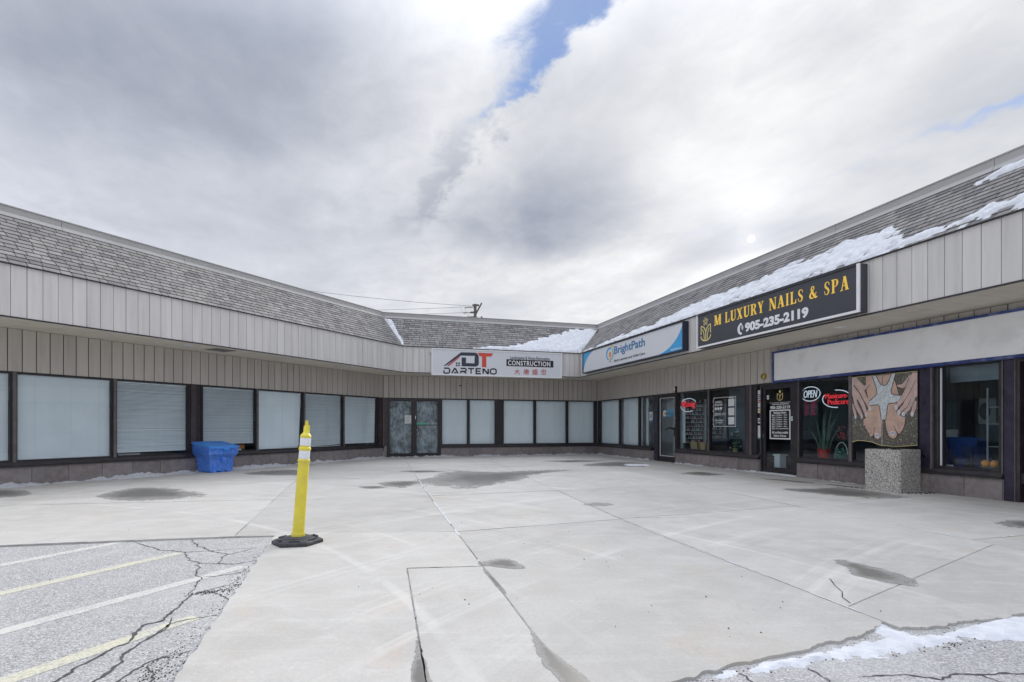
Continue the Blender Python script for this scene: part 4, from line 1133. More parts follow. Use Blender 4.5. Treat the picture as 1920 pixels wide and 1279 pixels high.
poly_snow('roof_snow', [(14.75, 1.58), (15.04, 1.72), (15.11, 1.80), (15.4, 1.82), (16.2, 1.80), (16.6, 1.7), (16.0, 1.52), (15.47, 1.54), (15.11, 1.52)], .05, .04, .06, roof_place('R'), 'small streak of snow near the top of the right roof', 4, 12)
gp = lambda x, y, h_: (x, y, -.017 + h_ * 1.0)
poly_snow('ground_snow', [(.95, 2.585), (1.32, 2.72), (1.60, 2.83), (1.86, 2.93), (2.08, 3.02), (2.16, 3.05), (2.14, 3.25), (2.19, 3.5), (2.24, 3.5), (2.26, 3.22), (2.33, 3.08), (2.52, 3.07), (2.55, 3.02), (2.31, 2.93), (1.99, 2.83), (1.66, 2.77), (1.28, 2.66), (1.05, 2.57)], .018, .014, .05, gp, 'snow lying in the gutter where concrete meets asphalt', 9, 2, .10)
poly_snow('ground_snow', [(2.48, 3.10), (2.86, 3.27), (3.19, 3.38), (3.7, 3.52), (3.9, 3.4), (3.4, 3.16), (2.92, 3.03), (2.75, 3.05), (2.58, 3.06)], .02, .018, .035, gp, 'flat tongue of snow at the front right on the asphalt', 6, 5)
# drifts along the foot of the walls
def drift(k, a, b, seed, hmax, wmax, cover, label):
    def fn(s, y):
        n_ = mnoise.noise(Vector((s * 1.1, seed, 0))) + .7 * mnoise.noise(Vector((s * 4.5, seed, 2))) + .5 * mnoise.noise(Vector((s * 13, seed, 5)))
        h_ = hmax * (n_ + cover)
        wd = wmax * (.6 + .8 * max(0, n_ + cover))
        d = (-y - .018) / max(wd, .01)
        sp = .012 * mnoise.noise(Vector((s * 9, y * 9, seed))) + .01 * mnoise.noise(Vector((s * 25, y * 25, seed)))
        return h_ * (1 - min(1, d) ** .7) + sp * (1 if d < 1.6 else .3) - .008 - max(0, d - .8) * .02
    def pl(s, y, h_):
        p = wpt(k, s, y); return (p[0], p[1], h_ + .002)
    return heightfield('snow_drift', a, b, -.42, -.018, .035, fn, pl, label=label)
drift('L', -14, -.03, 3.3, .060, .24, .78, 'crusty line of snow along the foot of the left wall')
drift('B', .1, 8.8, 8.1, .055, .28, .62, 'broken line of snow along the foot of the back wall')
drift('R', .2, 4.4, 5.2, .045, .20, .55, 'line of snow below the daycare windows')
drift('R', 5.9, 9.6, 2.2, .05, .16, .45, 'thin line of snow below the first salon windows')
drift('R', 10.9, 15.6, 6.6, .022, .10, .15, 'patchy crumbs of snow along the wall by the planter')
poly_snow('ground_snow', [(3.45, 16.5), (3.9, 16.55), (4.3, 16.3), (4.0, 16.0), (3.6, 16.1)], .035, .03, .10, lambda x, y, h_: (x, y, h_ + .002), 'small crust of snow on the paving near the right corner', 5, 8)

# ------------------------------------------------------------------ signs
def wthing(name, label, cat, k, s, y, z, group=None):
    p = wpt(k, s, y)
    return thing(name, label, cat, (p[0], p[1], z), ANG[k], group)
# construction sign over the double doors: local x from its left edge, z from its bottom edge
SW, SH = 5.075, .975
t1 = wthing('shop_sign', 'white construction sign box with black and red house logo above the double doors', 'sign', 'B', 1.62, -1.60, 3.066)
MB().box(0, SW, 0, .165, 0, SH).build('cabinet', 'white_paint', t1)
MB().box(.035, SW - .035, -.004, -.0005, .035, SH - .035).build('face', 'white_face', t1)
mb = MB()
for q in ((-.004, .034, 0, SH), (SW - .034, SW + .004, 0, SH)): mb.box(q[0], q[1], -.018, -.0005, q[2], q[3])
mb.box(.034, SW - .034, -.018, -.0005, 0, .034).box(.034, SW - .034, -.018, -.0005, SH - .034, SH)
mb.build('trim', 'white_paint', t1)
def U(x, y):
    u_ = (x - 68) / 1800; return (u_ * SW, (1 - (y - (85 + 65 * u_)) / (380 - 25 * u_)) * SH)
def uk(l): return [U(*p) for p in l]
mb = MB()
mb.plate(uk([(222, 337), (245, 337), (452, 190), (440, 165), (432, 160)]), -.010, -.0045)
mb.plate(uk([(410, 188), (450, 143), (640, 147), (640, 193)]), -.0101, -.0045)
mb.plate(uk([(641, 147), (668, 158), (688, 190), (690, 215), (641, 215)]), -.0102, -.0045)
mb.plate(uk([(636, 193.5), (690, 215.5), (690, 305), (632, 299)]), -.0103, -.0045)
mb.plate(uk([(632, 299.5), (690, 305.5), (680, 330), (650, 345), (460, 340), (460, 294)]), -.0104, -.0045)
mb.plate(uk([(460, 293.5), (460, 216), (518, 218), (518, 294)]), -.0105, -.0045)
for x, y in ((395, 299), (426, 299), (395, 330), (426, 330)):
    mb.plate(uk([(x - 11, y - 11), (x + 11, y - 11), (x + 11, y + 11), (x - 11, y + 11)]), -.010, -.0045)
lg = mb.build('logo', 'navy_ink', t1)
MB().plate(uk([(262, 338), (295, 338), (434, 217), (418, 203)]), -.010, -.0045).build('logo_stripe', 'rose_ink', lg)
MB().plate(uk([(676, 149), (888, 156), (856, 203), (792, 201), (792, 352), (734, 352), (734, 199), (702, 198)]), -.0112, -.0045).build('logo_letter', 'red_ink', lg)
# DARTENO in wide open strokes
lw_ = .048
def gl(pts, x0, w_): return [U(x0 + px * w_, 440 - pz * 70 + (x0 - 222) * .012) for px, pz in pts]
GLY = {'D': [[(.02, 0), (.02, .55)], [(.02, 1), (.75, 1), (.97, .78), (.97, .22), (.75, 0), (.02, 0)]], 'A': [[(0, 0), (.46, 1), (.54, 1), (1, 0)], [(.38, .12), (.76, .12)]], 'R': [[(.02, 0), (.02, .4), (.8, .4), (.95, .55), (.95, .85), (.8, 1), (.02, 1)], [(.55, .4), (.98, 0)]],
       'T': [[(0, 1), (1, 1)], [(.5, 1), (.5, 0)]], 'E': [[(1, 1), (.12, 1), (.12, 0), (1, 0)], [(.12, .5), (.9, .5)]], 'N': [[(.03, 0), (.03, 1), (.13, 1), (.87, 0), (.97, 0), (.97, 1)]], 'O': [[(.25, 0), (.03, .2), (.03, .8), (.25, 1), (.75, 1), (.97, .8), (.97, .2), (.75, 0), (.25, 0)]]}
mb = MB()
for ch, x0, w_ in (('D', 226, 78), ('A', 330, 82), ('R', 446, 78), ('T', 546, 80), ('E', 646, 72), ('N', 748, 72), ('O', 846, 84)):
    for i, st in enumerate(GLY[ch]):
        mb.ribbon(gl(st, x0, w_), lw_, -.0095 - .0002 * i, -.0045)
mb.build('lettering', 'black_ink', t1)
a, b = U(1122, 250), U(1687, 200)
text('lettering', t1, 'Landscaping & Home Renovation', a[0], b[0], a[1], b[1] - .02, -.0045, 'black_ink', .004, .008)
a, b = U(1070, 330), U(1743, 262)
bar = MB().box(a[0], b[0], -.0085, -.0045, a[1] - .01, b[1] + .01).build('banner', 'black_ink', t1)
a, b = U(1092, 322), U(1697, 272)
text('lettering', bar, 'CONSTRUCTION', a[0], b[0], a[1], b[1], -.0088, 'white_paint', .003, .02, spacing=1.15)
for ch, xa, xb in (('\u5927', 1180, 1262), ('\u5510', 1308, 1390), ('\u76db', 1434, 1516), ('\u4e16', 1560, 1640)):
    a, b = U(xa, 452), U(xb, 378)
    text('lettering', t1, ch, a[0], b[0], a[1], b[1], -.0045, 'maroon_ink', .005, .004)
MB().box(-.06, -.005, .06, .14, .80, .90).build('bracket', 'white_metal', t1)

# daycare sign on the right wing
SW2, SH2 = 6.57, .79; S20, Z20 = 2.09, 3.222
t2 = wthing('shop_sign', 'long white daycare sign with blue name and blue corners beside the inner corner', 'sign', 'R', S20, -1.60, Z20)
MB().box(0, SW2, 0, .163, 0, SH2).build('cabinet', 'navy_cabinet', t2)
MB().box(.05, SW2 - .03, -.004, -.0005, .03, SH2 - .03).build('face', 'white_face', t2)
mb = MB()
mb.box(-.01, .05, -.02, -.0005, 0, SH2).box(SW2 - .03, SW2 + .004, -.02, -.0005, 0, SH2).box(.05, SW2 - .03, -.02, -.0005, 0, .03).box(.05, SW2 - .03, -.02, -.0005, SH2 - .03, SH2)
mb.build('trim', 'navy_cabinet', t2)
def arc(p0, p1, p2, n=10): return [((1 - t_) ** 2 * p0[0] + 2 * t_ * (1 - t_) * p1[0] + t_ * t_ * p2[0], (1 - t_) ** 2 * p0[1] + 2 * t_ * (1 - t_) * p1[1] + t_ * t_ * p2[1]) for t_ in [i / n for i in range(n + 1)]]
MB().plate([(.055, SH2 - .032)] + arc((.055, .06), (.22, .62), (.95, SH2 - .032)), -.0075, -.0045).build('corner_panel', 'sky_ink', t2)
MB().plate(arc((5.35, .032), (6.25, .14), (SW2 - .032, SH2 - .08)) + [(SW2 - .032, .032)], -.0075, -.0045).build('corner_panel', 'sky_ink', t2)
MB().plate([(5.05, .032)] + arc((5.2, .032), (6.15, .12), (SW2 - .032, SH2 - .17))[1:] + [(SW2 - .032, SH2 - .10)] + list(reversed(arc((5.30, .032), (6.2, .13), (SW2 - .034, SH2 - .10)))) , -.0065, -.0045).build('corner_band', 'pale_gold', t2) if False else None
text('lettering', t2, 'BrightPath', 2.61, 4.60, .325, .665, -.0045, 'blue_ink', .006, .012)
text('lettering', t2, 'Early Learning and Child Care', 2.61, 4.60, .125, .225, -.0045, 'black_ink', .003, .02)
text('lettering', t2, 'BrightPathKids.com', 5.99, 6.50, .055, .115, -.008, 'white_paint', .002, .01)
# swirl beside the name
def swirl(mb, cx, cz, r, a0, a1, w0, w1, mi, y, sx=1.0):
    n = 14; pts = []; ws = []
    for i in range(n + 1):
        a_ = rad(a0 + (a1 - a0) * i / n); pts.append((cx + r * sx * math.cos(a_), cz + r * math.sin(a_))); ws.append(w0 + (w1 - w0) * math.sin(math.pi * i / n))
    mb.ribbon(pts, ws, y - .004, y, mi)
mb = MB()
swirl(mb, 2.27, .46, .20, 60, 255, .03, .085, 0, -.0045, 1.15)
swirl(mb, 2.27, .46, .22, -70, 55, .02, .075, 1, -.0045, 1.15)
swirl(mb, 2.44, .58, .13, 20, 140, .02, .05, 2, -.0046, 1.0)
mb.ell(2.30, .44, .09, .10, -.0082, -.0045, 3); mb.ell(2.29, .30, .05, .06, -.0083, -.0045, 2); mb.ell(2.30, .20, .035, .03, -.0084, -.0045, 4)
mb.build('logo', ['sky_ink', 'teal_ink', 'yellow_ink', 'orange_ink', 'black_ink'], t2)

# nail salon sign
SW3, SH3 = 4.58, .845; S30, Z30 = 9.275, 3.178
t3 = wthing('shop_sign', 'dark salon sign with gold lettering and white phone number under the snowy eave', 'sign', 'R', S30, -1.60, Z30)
MB().box(0, SW3, 0, .165, 0, SH3).build('cabinet', 'charcoal_face', t3)
MB().box(.03, SW3 - .05, -.004, -.0005, .045, SH3 - .02).build('face', 'charcoal_face', t3)
mb = MB()
mb.box(-.004, .03, -.03, -.0005, 0, SH3).box(SW3 - .05, SW3 + .004, -.03, -.0005, 0, SH3).box(.03, SW3 - .05, -.03, -.0005, 0, .042)
mb.build('trim', 'white_paint', t3)
MB().box(.03, SW3 - .05, -.03, -.0005, SH3 - .02, SH3).build('trim', 'charcoal_face', t3)
def serif(mb, ch, x0, w_, z0, h_, y):
    """heavy roman capitals with thick and thin strokes and bracketed slab serifs"""
    TK, TN, SF = .24, .085, .055
    hh = h_ / w_
    lay = [0]
    def yy():
        lay[0] += 1; return y - .006 - .0002 * lay[0]
    def P_(pts): mb.plate([(x0 + px * w_, z0 + pz * h_) for px, pz in pts], yy(), y)
    def ser(xa, xb, z): P_([(xa, z), (xb, z), (xb, z + SF), (xa, z + SF)])
    def st(xc, wd, s0=True, s1=True, ext=.09):
        P_([(xc - wd / 2, 0), (xc + wd / 2, 0), (xc + wd / 2, 1), (xc - wd / 2, 1)])
        if s0: ser(xc - wd / 2 - ext, xc + wd / 2 + ext, 0)
        if s1: ser(xc - wd / 2 - ext, xc + wd / 2 + ext, 1 - SF)
    def diag(xa, za, xb, zb, wd): P_([(xa - wd / 2, za), (xa + wd / 2, za), (xb + wd / 2, zb), (xb - wd / 2, zb)])
    def curve(pts, ws):
        mb.ribbon([(x0 + px * w_, z0 + pz * h_) for px, pz in pts], [q * w_ for q in ws], yy(), y)
    if ch == 'M':
        st(.12, TN, ext=.10); st(.84, TK * .85, ext=.07); diag(.20, 1, .46, .02, .24); diag(.80, 1, .48, .02, .09)
    elif ch == 'L':
        st(.26, TK + .04, ext=.12); P_([(.3, 0), (.98, 0), (.98, .32), (.93, .32), (.80, SF * 1.4), (.3, SF * 1.2)])
    elif ch == 'U':
        P_([(.10, 1), (.38, 1), (.38, .26), (.10, .26)]); ser(0, .48, 1 - SF); P_([(.80, 1), (.89, 1), (.89, .28), (.80, .28)]); ser(.66, 1.0, 1 - SF)
        curve([(.24, .30), (.27, .15), (.40, .06), (.58, .05), (.74, .12), (.82, .22), (.845, .32)], [.28, .26, .20, .13, .10, .09, .09])
    elif ch == 'X':
        diag(.20, 1, .80, 0, .30); diag(.82, 1, .18, 0, .09); ser(0, .46, 1 - SF); ser(.64, 1, 1 - SF); ser(0, .36, 0); ser(.54, 1, 0)
    elif ch == 'R':
        st(.24, TK + .02, ext=.10); curve([(.30, .965), (.55, .96), (.70, .90), (.76, .76), (.70, .60), (.55, .52), (.30, .50)], [.07, .09, .17, .25, .17, .09, .07])
        P_([(.42, .50), (.66, .50), (.92, .06), (1.0, .05), (1.0, 0), (.72, 0)])
    elif ch == 'Y':
        diag(.20, 1, .50, .42, .28); diag(.84, 1, .54, .44, .09); P_([(.40, .46), (.64, .46), (.64, 0), (.40, 0)]); ser(0, .44, 1 - SF); ser(.68, 1, 1 - SF); ser(.28, .76, 0)
    elif ch == 'N':
        st(.14, TN, s1=False, ext=.11); P_([(.84, 1), (.92, 1), (.92, 0), (.84, 0)]); ser(.72, 1.04, 1 - SF); ser(0, .2, 1 - SF); diag(.20, 1, .82, 0, .28)
    elif ch == 'A':
        diag(.50, 1, .80, 0, .28); diag(.46, .96, .16, 0, .085); P_([(.28, .30), (.68, .30), (.66, .36), (.30, .36)]); ser(0, .32, 0); ser(.58, 1, 0)
    elif ch == 'I':
        st(.5, .46, ext=.20)
    elif ch == 'S':
        curve([(.86, .70), (.84, .84), (.72, .94), (.52, .965), (.32, .92), (.22, .79), (.26, .65), (.42, .54), (.62, .45), (.78, .33), (.76, .16), (.62, .06), (.42, .035), (.24, .08), (.14, .20), (.12, .32)],
              [.06, .07, .08, .09, .15, .20, .25, .30, .30, .25, .19, .14, .09, .08, .07, .06])
    elif ch == 'P':
        st(.24, TK + .04, ext=.12); curve([(.30, .965), (.58, .96), (.76, .90), (.83, .73), (.76, .55), (.58, .46), (.30, .45)], [.07, .09, .18, .27, .18, .09, .07])
    elif ch == '&':
        curve([(.98, .10), (.80, .05), (.62, .20), (.40, .52), (.28, .74), (.32, .90), (.46, .96), (.58, .88), (.58, .74), (.44, .60), (.22, .44), (.12, .26), (.18, .10), (.36, .035), (.58, .06), (.76, .24), (.86, .46)],
              [.10, .16, .22, .22, .16, .10, .08, .10, .10, .09, .14, .20, .18, .10, .08, .07, .06])
def gold_word(word, xs, z0, h_):
    mb = MB()
    for ch, xa, xb in xs:
        serif(mb, ch, xa - S30, xb - xa, z0, h_, -.0045)
    return mb.build('lettering', 'gold', t3)
def spread(word, a, b, wid):
    tot = sum(wid[c_] for c_ in word); gap_ = .035
    k_ = (b - a - gap_ * (len(word) - 1)) / tot; out = []; x = a
    for c_ in word: out.append((c_, x, x + wid[c_] * k_)); x += wid[c_] * k_ + gap_
    return out
WID = dict(L=.85, U=1.05, X=1.0, R=1.05, Y=.95, N=1.1, A=1.05, I=.5, S=.8, P=.9, M=1)
ZT, HT = .463, .245
gold_word('M', [('M', 9.95, 10.20)], ZT + .002, HT)
gold_word('LUXURY', spread('LUXURY', 10.345, 11.585, WID), ZT, HT)
gold_word('NAILS', spread('NAILS', 11.745, 12.64, WID), ZT, HT)
gold_word('&', [('&', 12.775, 12.97)], ZT - .005, HT)
gold_word('SPA', spread('SPA', 13.115, 13.64, WID), ZT - .012, HT + .005)
text('lettering', t3, '905-235-2119', 11.015 - S30, 12.76 - S30, .125, .335, -.0045, 'white_paint', .005, .05)
mb = MB()
cx, cz = 10.83 - S30, .228
swirl(mb, cx + .055, cz, .105, 105, 255, .035, .075, 0, -.0045, .75)
mb.ell(cx + .045, cz + .105, .04, .028, -.0088, -.0045); mb.ell(cx + .045, cz - .105, .04, .028, -.0089, -.0045)
for r_ in (.05, .085): swirl(mb, cx + .04, cz + .01, r_, -35, 60, .012, .018, 0, -.0045, .9)
mb.build('phone_icon', 'white_paint', t3)
mb = MB()
lx, lz = 9.615 - S30, .36
for sg in (-1, 1):
    mb.ribbon([(lx, lz - .19), (lx, lz + .02), (lx + sg * .05, lz + .115), (lx + sg * .12, lz + .165), (lx + sg * .185, lz + .185)], .026, -.0085 - .0004 * (sg > 0), -.0045)
    mb.ribbon([(lx + sg * .185, lz + .18), (lx + sg * .19, lz - .03)], .026, -.0086, -.0045)
    mb.ribbon(arc((lx + sg * .195, lz - .07), (lx + sg * .17, lz - .20), (lx, lz - .20), 8), .028, -.0087 - .0004 * (sg > 0), -.0045)
    mb.ribbon(arc((lx + sg * .06, lz - .17), (lx + sg * .06, lz + .02), (lx + sg * .14, lz + .10), 6), .022, -.0088, -.0045)
for q in range(5):
    a_ = math.pi / 2 + q * 2 * math.pi / 5; px, pz = lx - .01 + .065 * math.cos(a_), lz + .275 + .065 * math.sin(a_)
    pts = [(px + .036 * math.cos(a_) * math.cos(z_) - .024 * math.sin(a_) * math.sin(z_), pz + .036 * math.sin(a_) * math.cos(z_) + .024 * math.cos(a_) * math.sin(z_)) for z_ in [i * math.pi / 5 for i in range(11)]]
    mb.ribbon(pts, .011, -.0080 - .0002 * q, -.0045)
mb.build('logo', 'pale_gold', t3)

# blank weathered band over the salon windows
t4 = wthing('blank_sign', 'long blank weathered white sign band in a blue frame above the salon windows', 'sign', 'R', 10.165, -.02, 2.262)
BL, BH = 8.2, .772
MB().box(0.05, BL - .05, -.06, .0, .06, BH - .045).build('panel', 'weathered_white', t4)
mb = MB()
mb.box(0, .05, -.085, .005, 0, BH).box(BL - .05, BL, -.085, .005, 0, BH).box(.05, BL - .05, -.085, .005, BH - .045, BH)
mb.loft([[(.05, y_, z_) for y_, z_ in ((-.085, .012), (-.085, .03), (-.062, .06), (.0, .06), (.0, .0), (-.06, .0))], [(BL - .05, y_, z_) for y_, z_ in ((-.085, .012), (-.085, .03), (-.062, .06), (.0, .06), (.0, .0), (-.06, .0))]])
mb.build('frame', 'blue_trim', t4)

# ------------------------------------------------------------------ small things on the walls and glass
t = wthing('alarm_bell', 'round brass alarm bell on the siding beside the blank sign band', 'bell', 'R', 9.80, -.003, 2.465)
MB().lathe([(.001, 0), (.075, 0), (.08, .02), (.072, .05), (.05, .065), (.02, .07), (.001, .072)], 24).build('gong', 'brass', t, smooth=True).rotation_euler = (rad(90), 0, 0)
o = MB().lathe([(.028, .0), (.034, .0), (.034, .012), (.028, .012)], 20, cap=False).build('ring', 'dark_frame', t, loc=(0, -.062, 0)); o.rotation_euler = (rad(90), 0, 0)
t = wthing('security_camera', 'small dark security camera on the siding below the construction sign', 'camera', 'B', 2.985, -.002, 2.83)
MB().box(-.03, .03, -.02, 0, -.04, .04).build('mount', 'white_metal', t)
MB().lathe([(.001, -.03), (.03, -.028), (.045, 0), (.045, .02), (.001, .022)], 14).build('dome', 'black_ink', t, loc=(0, -.05, -.01), smooth=True)
t = wthing('door_buzzer', 'small black buzzer box on the brown column left of the double doors', 'buzzer', 'B', .065, .002, 1.67)
MB().box(-.035, .035, -.03, 0, -.06, .06).build('housing', 'black_ink', t)
MB().lathe([(.001, 0), (.014, 0), (.014, .006), (.001, .007)], 10).build('button', 'chrome', t, loc=(0, -.03, -.02)).rotation_euler = (rad(90), 0, 0)
t = wthing('camera_bracket', 'short dark pipe bracket on the siding above the daycare door', 'bracket', 'R', 5.93, -.002, 2.42)
MB().box(-.025, .025, -.05, 0, -.13, .07).build('housing', 'black_ink', t)
MB().ball((-.04, -.06, -.02), .035).build('lens', 'china', t)
t = wthing('door_notice', 'white paper notice taped inside the left plastic-covered glass door', 'notice', 'B', .93, .049, 1.46)
MB().box(-.125, .125, 0, .002, -.16, .16).build('sheet', 'paper', t)
mb = MB()
for i in range(7): mb.box(-.09, R.uniform(.03, .09), -.0015, -.0004, .10 - i * .035, .108 - i * .035)
mb.build('print', 'armless_grey', t)
t = wthing('door_sticker', 'blue and yellow sticker on the glass of the daycare door', 'sticker', 'R', 5.38, .049, 1.63)
mb = MB()
swirl(mb, -.21, 0, .085, 20, 330, .03, .05, 0, -.001); mb.ell(-.20, -.01, .035, .05, -.004, -.001, 1)
mb.build('logo', ['paper', 'yellow_ink'], t)
text('lettering', t, 'BRIGHT', -.06, .32, .02, .13, -.001, 'sky_ink', .003, .04); text('lettering', t, 'PATH', -.06, .32, -.12, -.01, -.001, 'sky_ink', .003, .04)
t = wthing('window_notice', 'small white notice inside the half open daycare window', 'notice', 'R', 4.19, .10, 1.55)
MB().box(-.11, .11, 0, .003, -.15, .15).build('sheet', 'paper', t)
MB().box(-.05, .05, -.0015, -.0004, -.08, .08).build('print', 'armless_grey', t)
t = wthing('curtain_strip', 'narrow white vertical blind strip hanging in the daycare window', 'blind', 'R', 3.74, .22, .5)
MB().box(-.07, .07, 0, .02, 0, 1.72).build('strip', 'white_metal', t)
t = wthing('hall_board', 'pale notice board on the wall inside the daycare window', 'board', 'R', 4.35, .9, 1.9)
MB().box(-.4, .4, 0, .03, -.2, .25).build('board', 'china', t)

SEEN = lambda s_app, y: 21.0 - (21.0 - s_app) * (1 + y / 9.98)   # wing position of a thing at depth y that shows at s_app in the window plane
# neon signs
def neon_swoosh(mb, cx, cz, rx, rz, segs, mi, y, r=.010):
    for a0, a1 in segs:
        mb.tube([(cx + rx * math.cos(rad(a0 + (a1 - a0) * i / 16)), y, cz + rz * math.sin(rad(a0 + (a1 - a0) * i / 16))) for i in range(17)], r, 6, mi)
t = wthing('neon_sign', 'red neon waxing sign with white swoosh in the first salon window', 'neon sign', 'R', SEEN(6.58, .13), .13, 1.865, 'neon signs in the salon windows')
text('lettering', t, 'Waxing', -.36, .37, -.12, .13, 0, 'neon_red', .02, -.004, .25)
mb = MB(); neon_swoosh(mb, 0, 0, .42, .21, [(25, 150), (190, 300)], 0, -.01); mb.build('swoosh', 'neon_white', t)
t = wthing('neon_sign', 'white neon open sign with oval ring in the window left of the plants', 'neon sign', 'R', SEEN(11.24, .13), .13, 1.945, 'neon signs in the salon windows')
text('lettering', t, 'OPEN', -.19, .19, -.085, .085, 0, 'neon_white', .015, -.01, .25)
mb = MB(); neon_swoosh(mb, 0, 0, .27, .165, [(20, 130), (140, 330), (335, 375)], 0, -.01); mb.build('ring', 'neon_white', t)
t = wthing('neon_sign', 'red neon manicure and pedicure sign next to the big poster', 'neon sign', 'R', SEEN(11.93, .13), .13, 1.80, 'neon signs in the salon windows')
text('lettering', t, 'Manicure-', -.29, .29, .01, .125, 0, 'neon_red', .02, -.004); text('lettering', t, 'Pedicure', -.22, .31, -.125, -.01, 0, 'neon_red', .02, -.004)
mb = MB(); neon_swoosh(mb, 0, 0, .36, .19, [(35, 95), (150, 275)], 0, -.01); mb.build('swoosh', 'neon_white', t)
t = wthing('price_list', 'red printed price list hanging under the open sign', 'price list', 'R', SEEN(11.24, .12), .12, 1.61)
MB().box(-.19, .19, 0, .003, -.17, .17).build('sheet', 'inner_dark', t)
mb = MB()
for i in range(10):
    z = .14 - i * .033
    mb.box(-.18, -.18 + R.uniform(.06, .13), -.002, -.0004, z, z + .020); mb.box(.0, R.uniform(.09, .17), -.002, -.0004, z, z + .020)
mb.box(-.18, .18, -.002, -.0004, .155, .17)
mb.build('print', 'print_red', t)
# scan and follow decal (its codes are left out: blank squares)
t = wthing('window_decal', 'white framed scan and follow decal on the second salon window', 'decal', 'R', 7.71, .062, 1.185)
mb = MB()
W_, H_ = .95, .84
for q in ((0, W_, 0, .014), (0, W_, H_ - .014, H_), (0, .014, .014, H_ - .014), (W_ - .014, W_, .014, H_ - .014)): mb.box(q[0], q[1], -.003, 0, q[2], q[3])
mb.build('border', 'paper', t)
text('lettering', t, 'SCAN &\nFOLLOW', .06, .40, .60, .74, 0, 'paper', .002, .03)
text('lettering', t, 'thank you', .06, .54, .29, .43, 0, 'paper', .002, .0, .35)
mb = MB()
for i in range(3): mb.ell(.10 + i * .115, .52, .045, .045, -.002, 0)
mb.build('icon', 'paper', t)
text('lettering', t, 'DON\'T FORGET\nTO TAG US', .06, .44, .09, .20, 0, 'paper', .002, .02)
for i in range(3): MB().box(.64, .89, -.002, 0, .06 + i * .255, .27 + i * .255).build('blank_square', 'china', t)
MB().box(.66, .86, -.002, 0, .805, .822).build('heading', 'paper', t)
# salon door print
t = wthing('door_decal', 'white and gold opening hours decal on the black salon door', 'decal', 'R', 10.265, .049, 0)
mb = MB()
a, b, c_, d_ = -.335, .335, .875, 1.605
for q in ((a, b, c_, c_ + .03), (a, b, d_ - .03, d_), (a, a + .035, c_ + .03, d_ - .03), (b - .035, b, c_ + .03, d_ - .03)): mb.box(q[0], q[1], -.003, 0, q[2], q[3])
mb.build('border', 'paper', t)
MB().box(a + .035, b - .035, -.001, 0, c_ + .03, d_ - .03).build('panel', 'black_ink', t)
text('lettering', t, 'Business Hours', -.20, .20, 1.505, 1.56, -.001, 'paper', .002, .03)
for i, (d, h_) in enumerate((('Mon', '9:30am - 7pm'), ('Tue', '9:30am - 7pm'), ('Wed', '9:30am - 7pm'), ('Thu', '9:30am - 7pm'), ('Fri', '9:30am - 7pm'), ('Sat', '9:30am - 6pm'), ('Sun', 'By Appointment'))):
    z = 1.45 - i * .055
    text('lettering', t, d, -.26, -.16, z, z + .038, -.001, 'paper', .002, .03)
    text('lettering', t, h_, -.10, .23 if i < 6 else .27, z, z + .038, -.001, 'paper', .002, .03)
MB().box(-.13, -.122, -.002, -.001, 1.115, 1.49).build('rule', 'paper', t)
text('lettering', t, 'Gift certificates available', -.26, .26, 1.015, 1.075, -.001, 'paper', .002, .02, .3)
text('lettering', t, 'Walk-ins Welcome', -.20, .20, .935, .99, -.001, 'paper', .002, .02, .3)
text('lettering', t, '905-235-2119', -.32, .32, 1.625, 1.705, 0, 'paper', .002, .04)
text('lettering', t, 'M LUXURY NAILS & SPA', -.33, .36, 1.765, 1.795, 0, 'paper', .002, .0)
MB().box(-.26, .28, -.002, 0, 1.735, 1.75).build('rule', 'paper', t)
mb = MB(); lz = 1.93
for sg in (-1, 1):
    mb.ribbon([(0, lz - .09), (0, lz), (sg * .03, lz + .05), (sg * .085, lz + .08), (sg * .088, lz - .03)], .014, -.002 - .0003 * (sg > 0), 0); mb.ribbon(arc((sg * .088, lz - .035), (sg * .07, lz - .09), (0, lz - .095), 6), .014, -.0022 - .0003 * (sg > 0), 0)
mb.ell(0, lz + .12, .03, .035, -.002, 0)
mb.build('logo', 'pale_gold', t)
# card stickers in the side light and on the door
for i, (z, h_, mt) in enumerate(((2.08, .10, 'china'), (1.97, .09, 'armless_grey'), (1.86, .09, 'red_ink'), (1.74, .11, 'china'), (1.60, .12, 'yellow_ink'), (1.34, .14, 'armless_grey'))):
    t = wthing('sticker', ['white card sticker at the top of the side light', 'grey card sticker second from the top of the side light', 'red card sticker in the narrow side light', 'plain white sticker under the red one in the side light', 'yellow sticker lowest of the card stickers in the side light', 'grey sticker above the paper notice in the side light'][i], 'sticker', 'R', 9.56, .062, z, 'card stickers in the side light')
    MB().box(-.065, .065, -.002, 0, -h_ / 2, h_ / 2).build('sheet', 'paper', t); MB().ell(0, 0, .045, h_ * .3, -.0035, -.0022).build('print', mt, t)
t = wthing('paper_notice', 'white paper with green edge taped low in the narrow side light', 'notice', 'R', 9.56, .060, 1.05)
MB().box(-.09, .09, -.002, 0, -.15, .17).build('sheet', 'china', t); MB().box(-.09, .09, -.003, 0, -.19, -.152).build('edge', 'green_card', t)
MB().box(9.49, 9.63, .20, .26, .45, 2.24)
t = wthing('light_curtain', 'pale vertical blind strip behind the narrow side light', 'blind', 'R', 9.56, .14, .45)
MB().box(-.075, .075, 0, .02, 0, 1.80).build('strip', 'white_metal', t)
t = wthing('security_sticker', 'small white sticker at the top left of the salon door', 'sticker', 'R', 9.87, .048, 1.93)
MB().box(-.035, .035, -.002, 0, -.05, .05).build('sheet', 'china', t); MB().box(-.02, .02, -.003, -.0022, -.02, .02).build('print', 'teal_ink', t)
t = wthing('frame_sticker', 'small teal sticker on the right frame of the salon door', 'sticker', 'R', 10.67, .026, 1.38)
MB().box(-.035, .035, -.002, 0, -.05, .05).build('sheet', 'china', t); MB().box(-.02, .02, -.003, -.0022, -.02, .025).build('print', 'teal_ink', t)
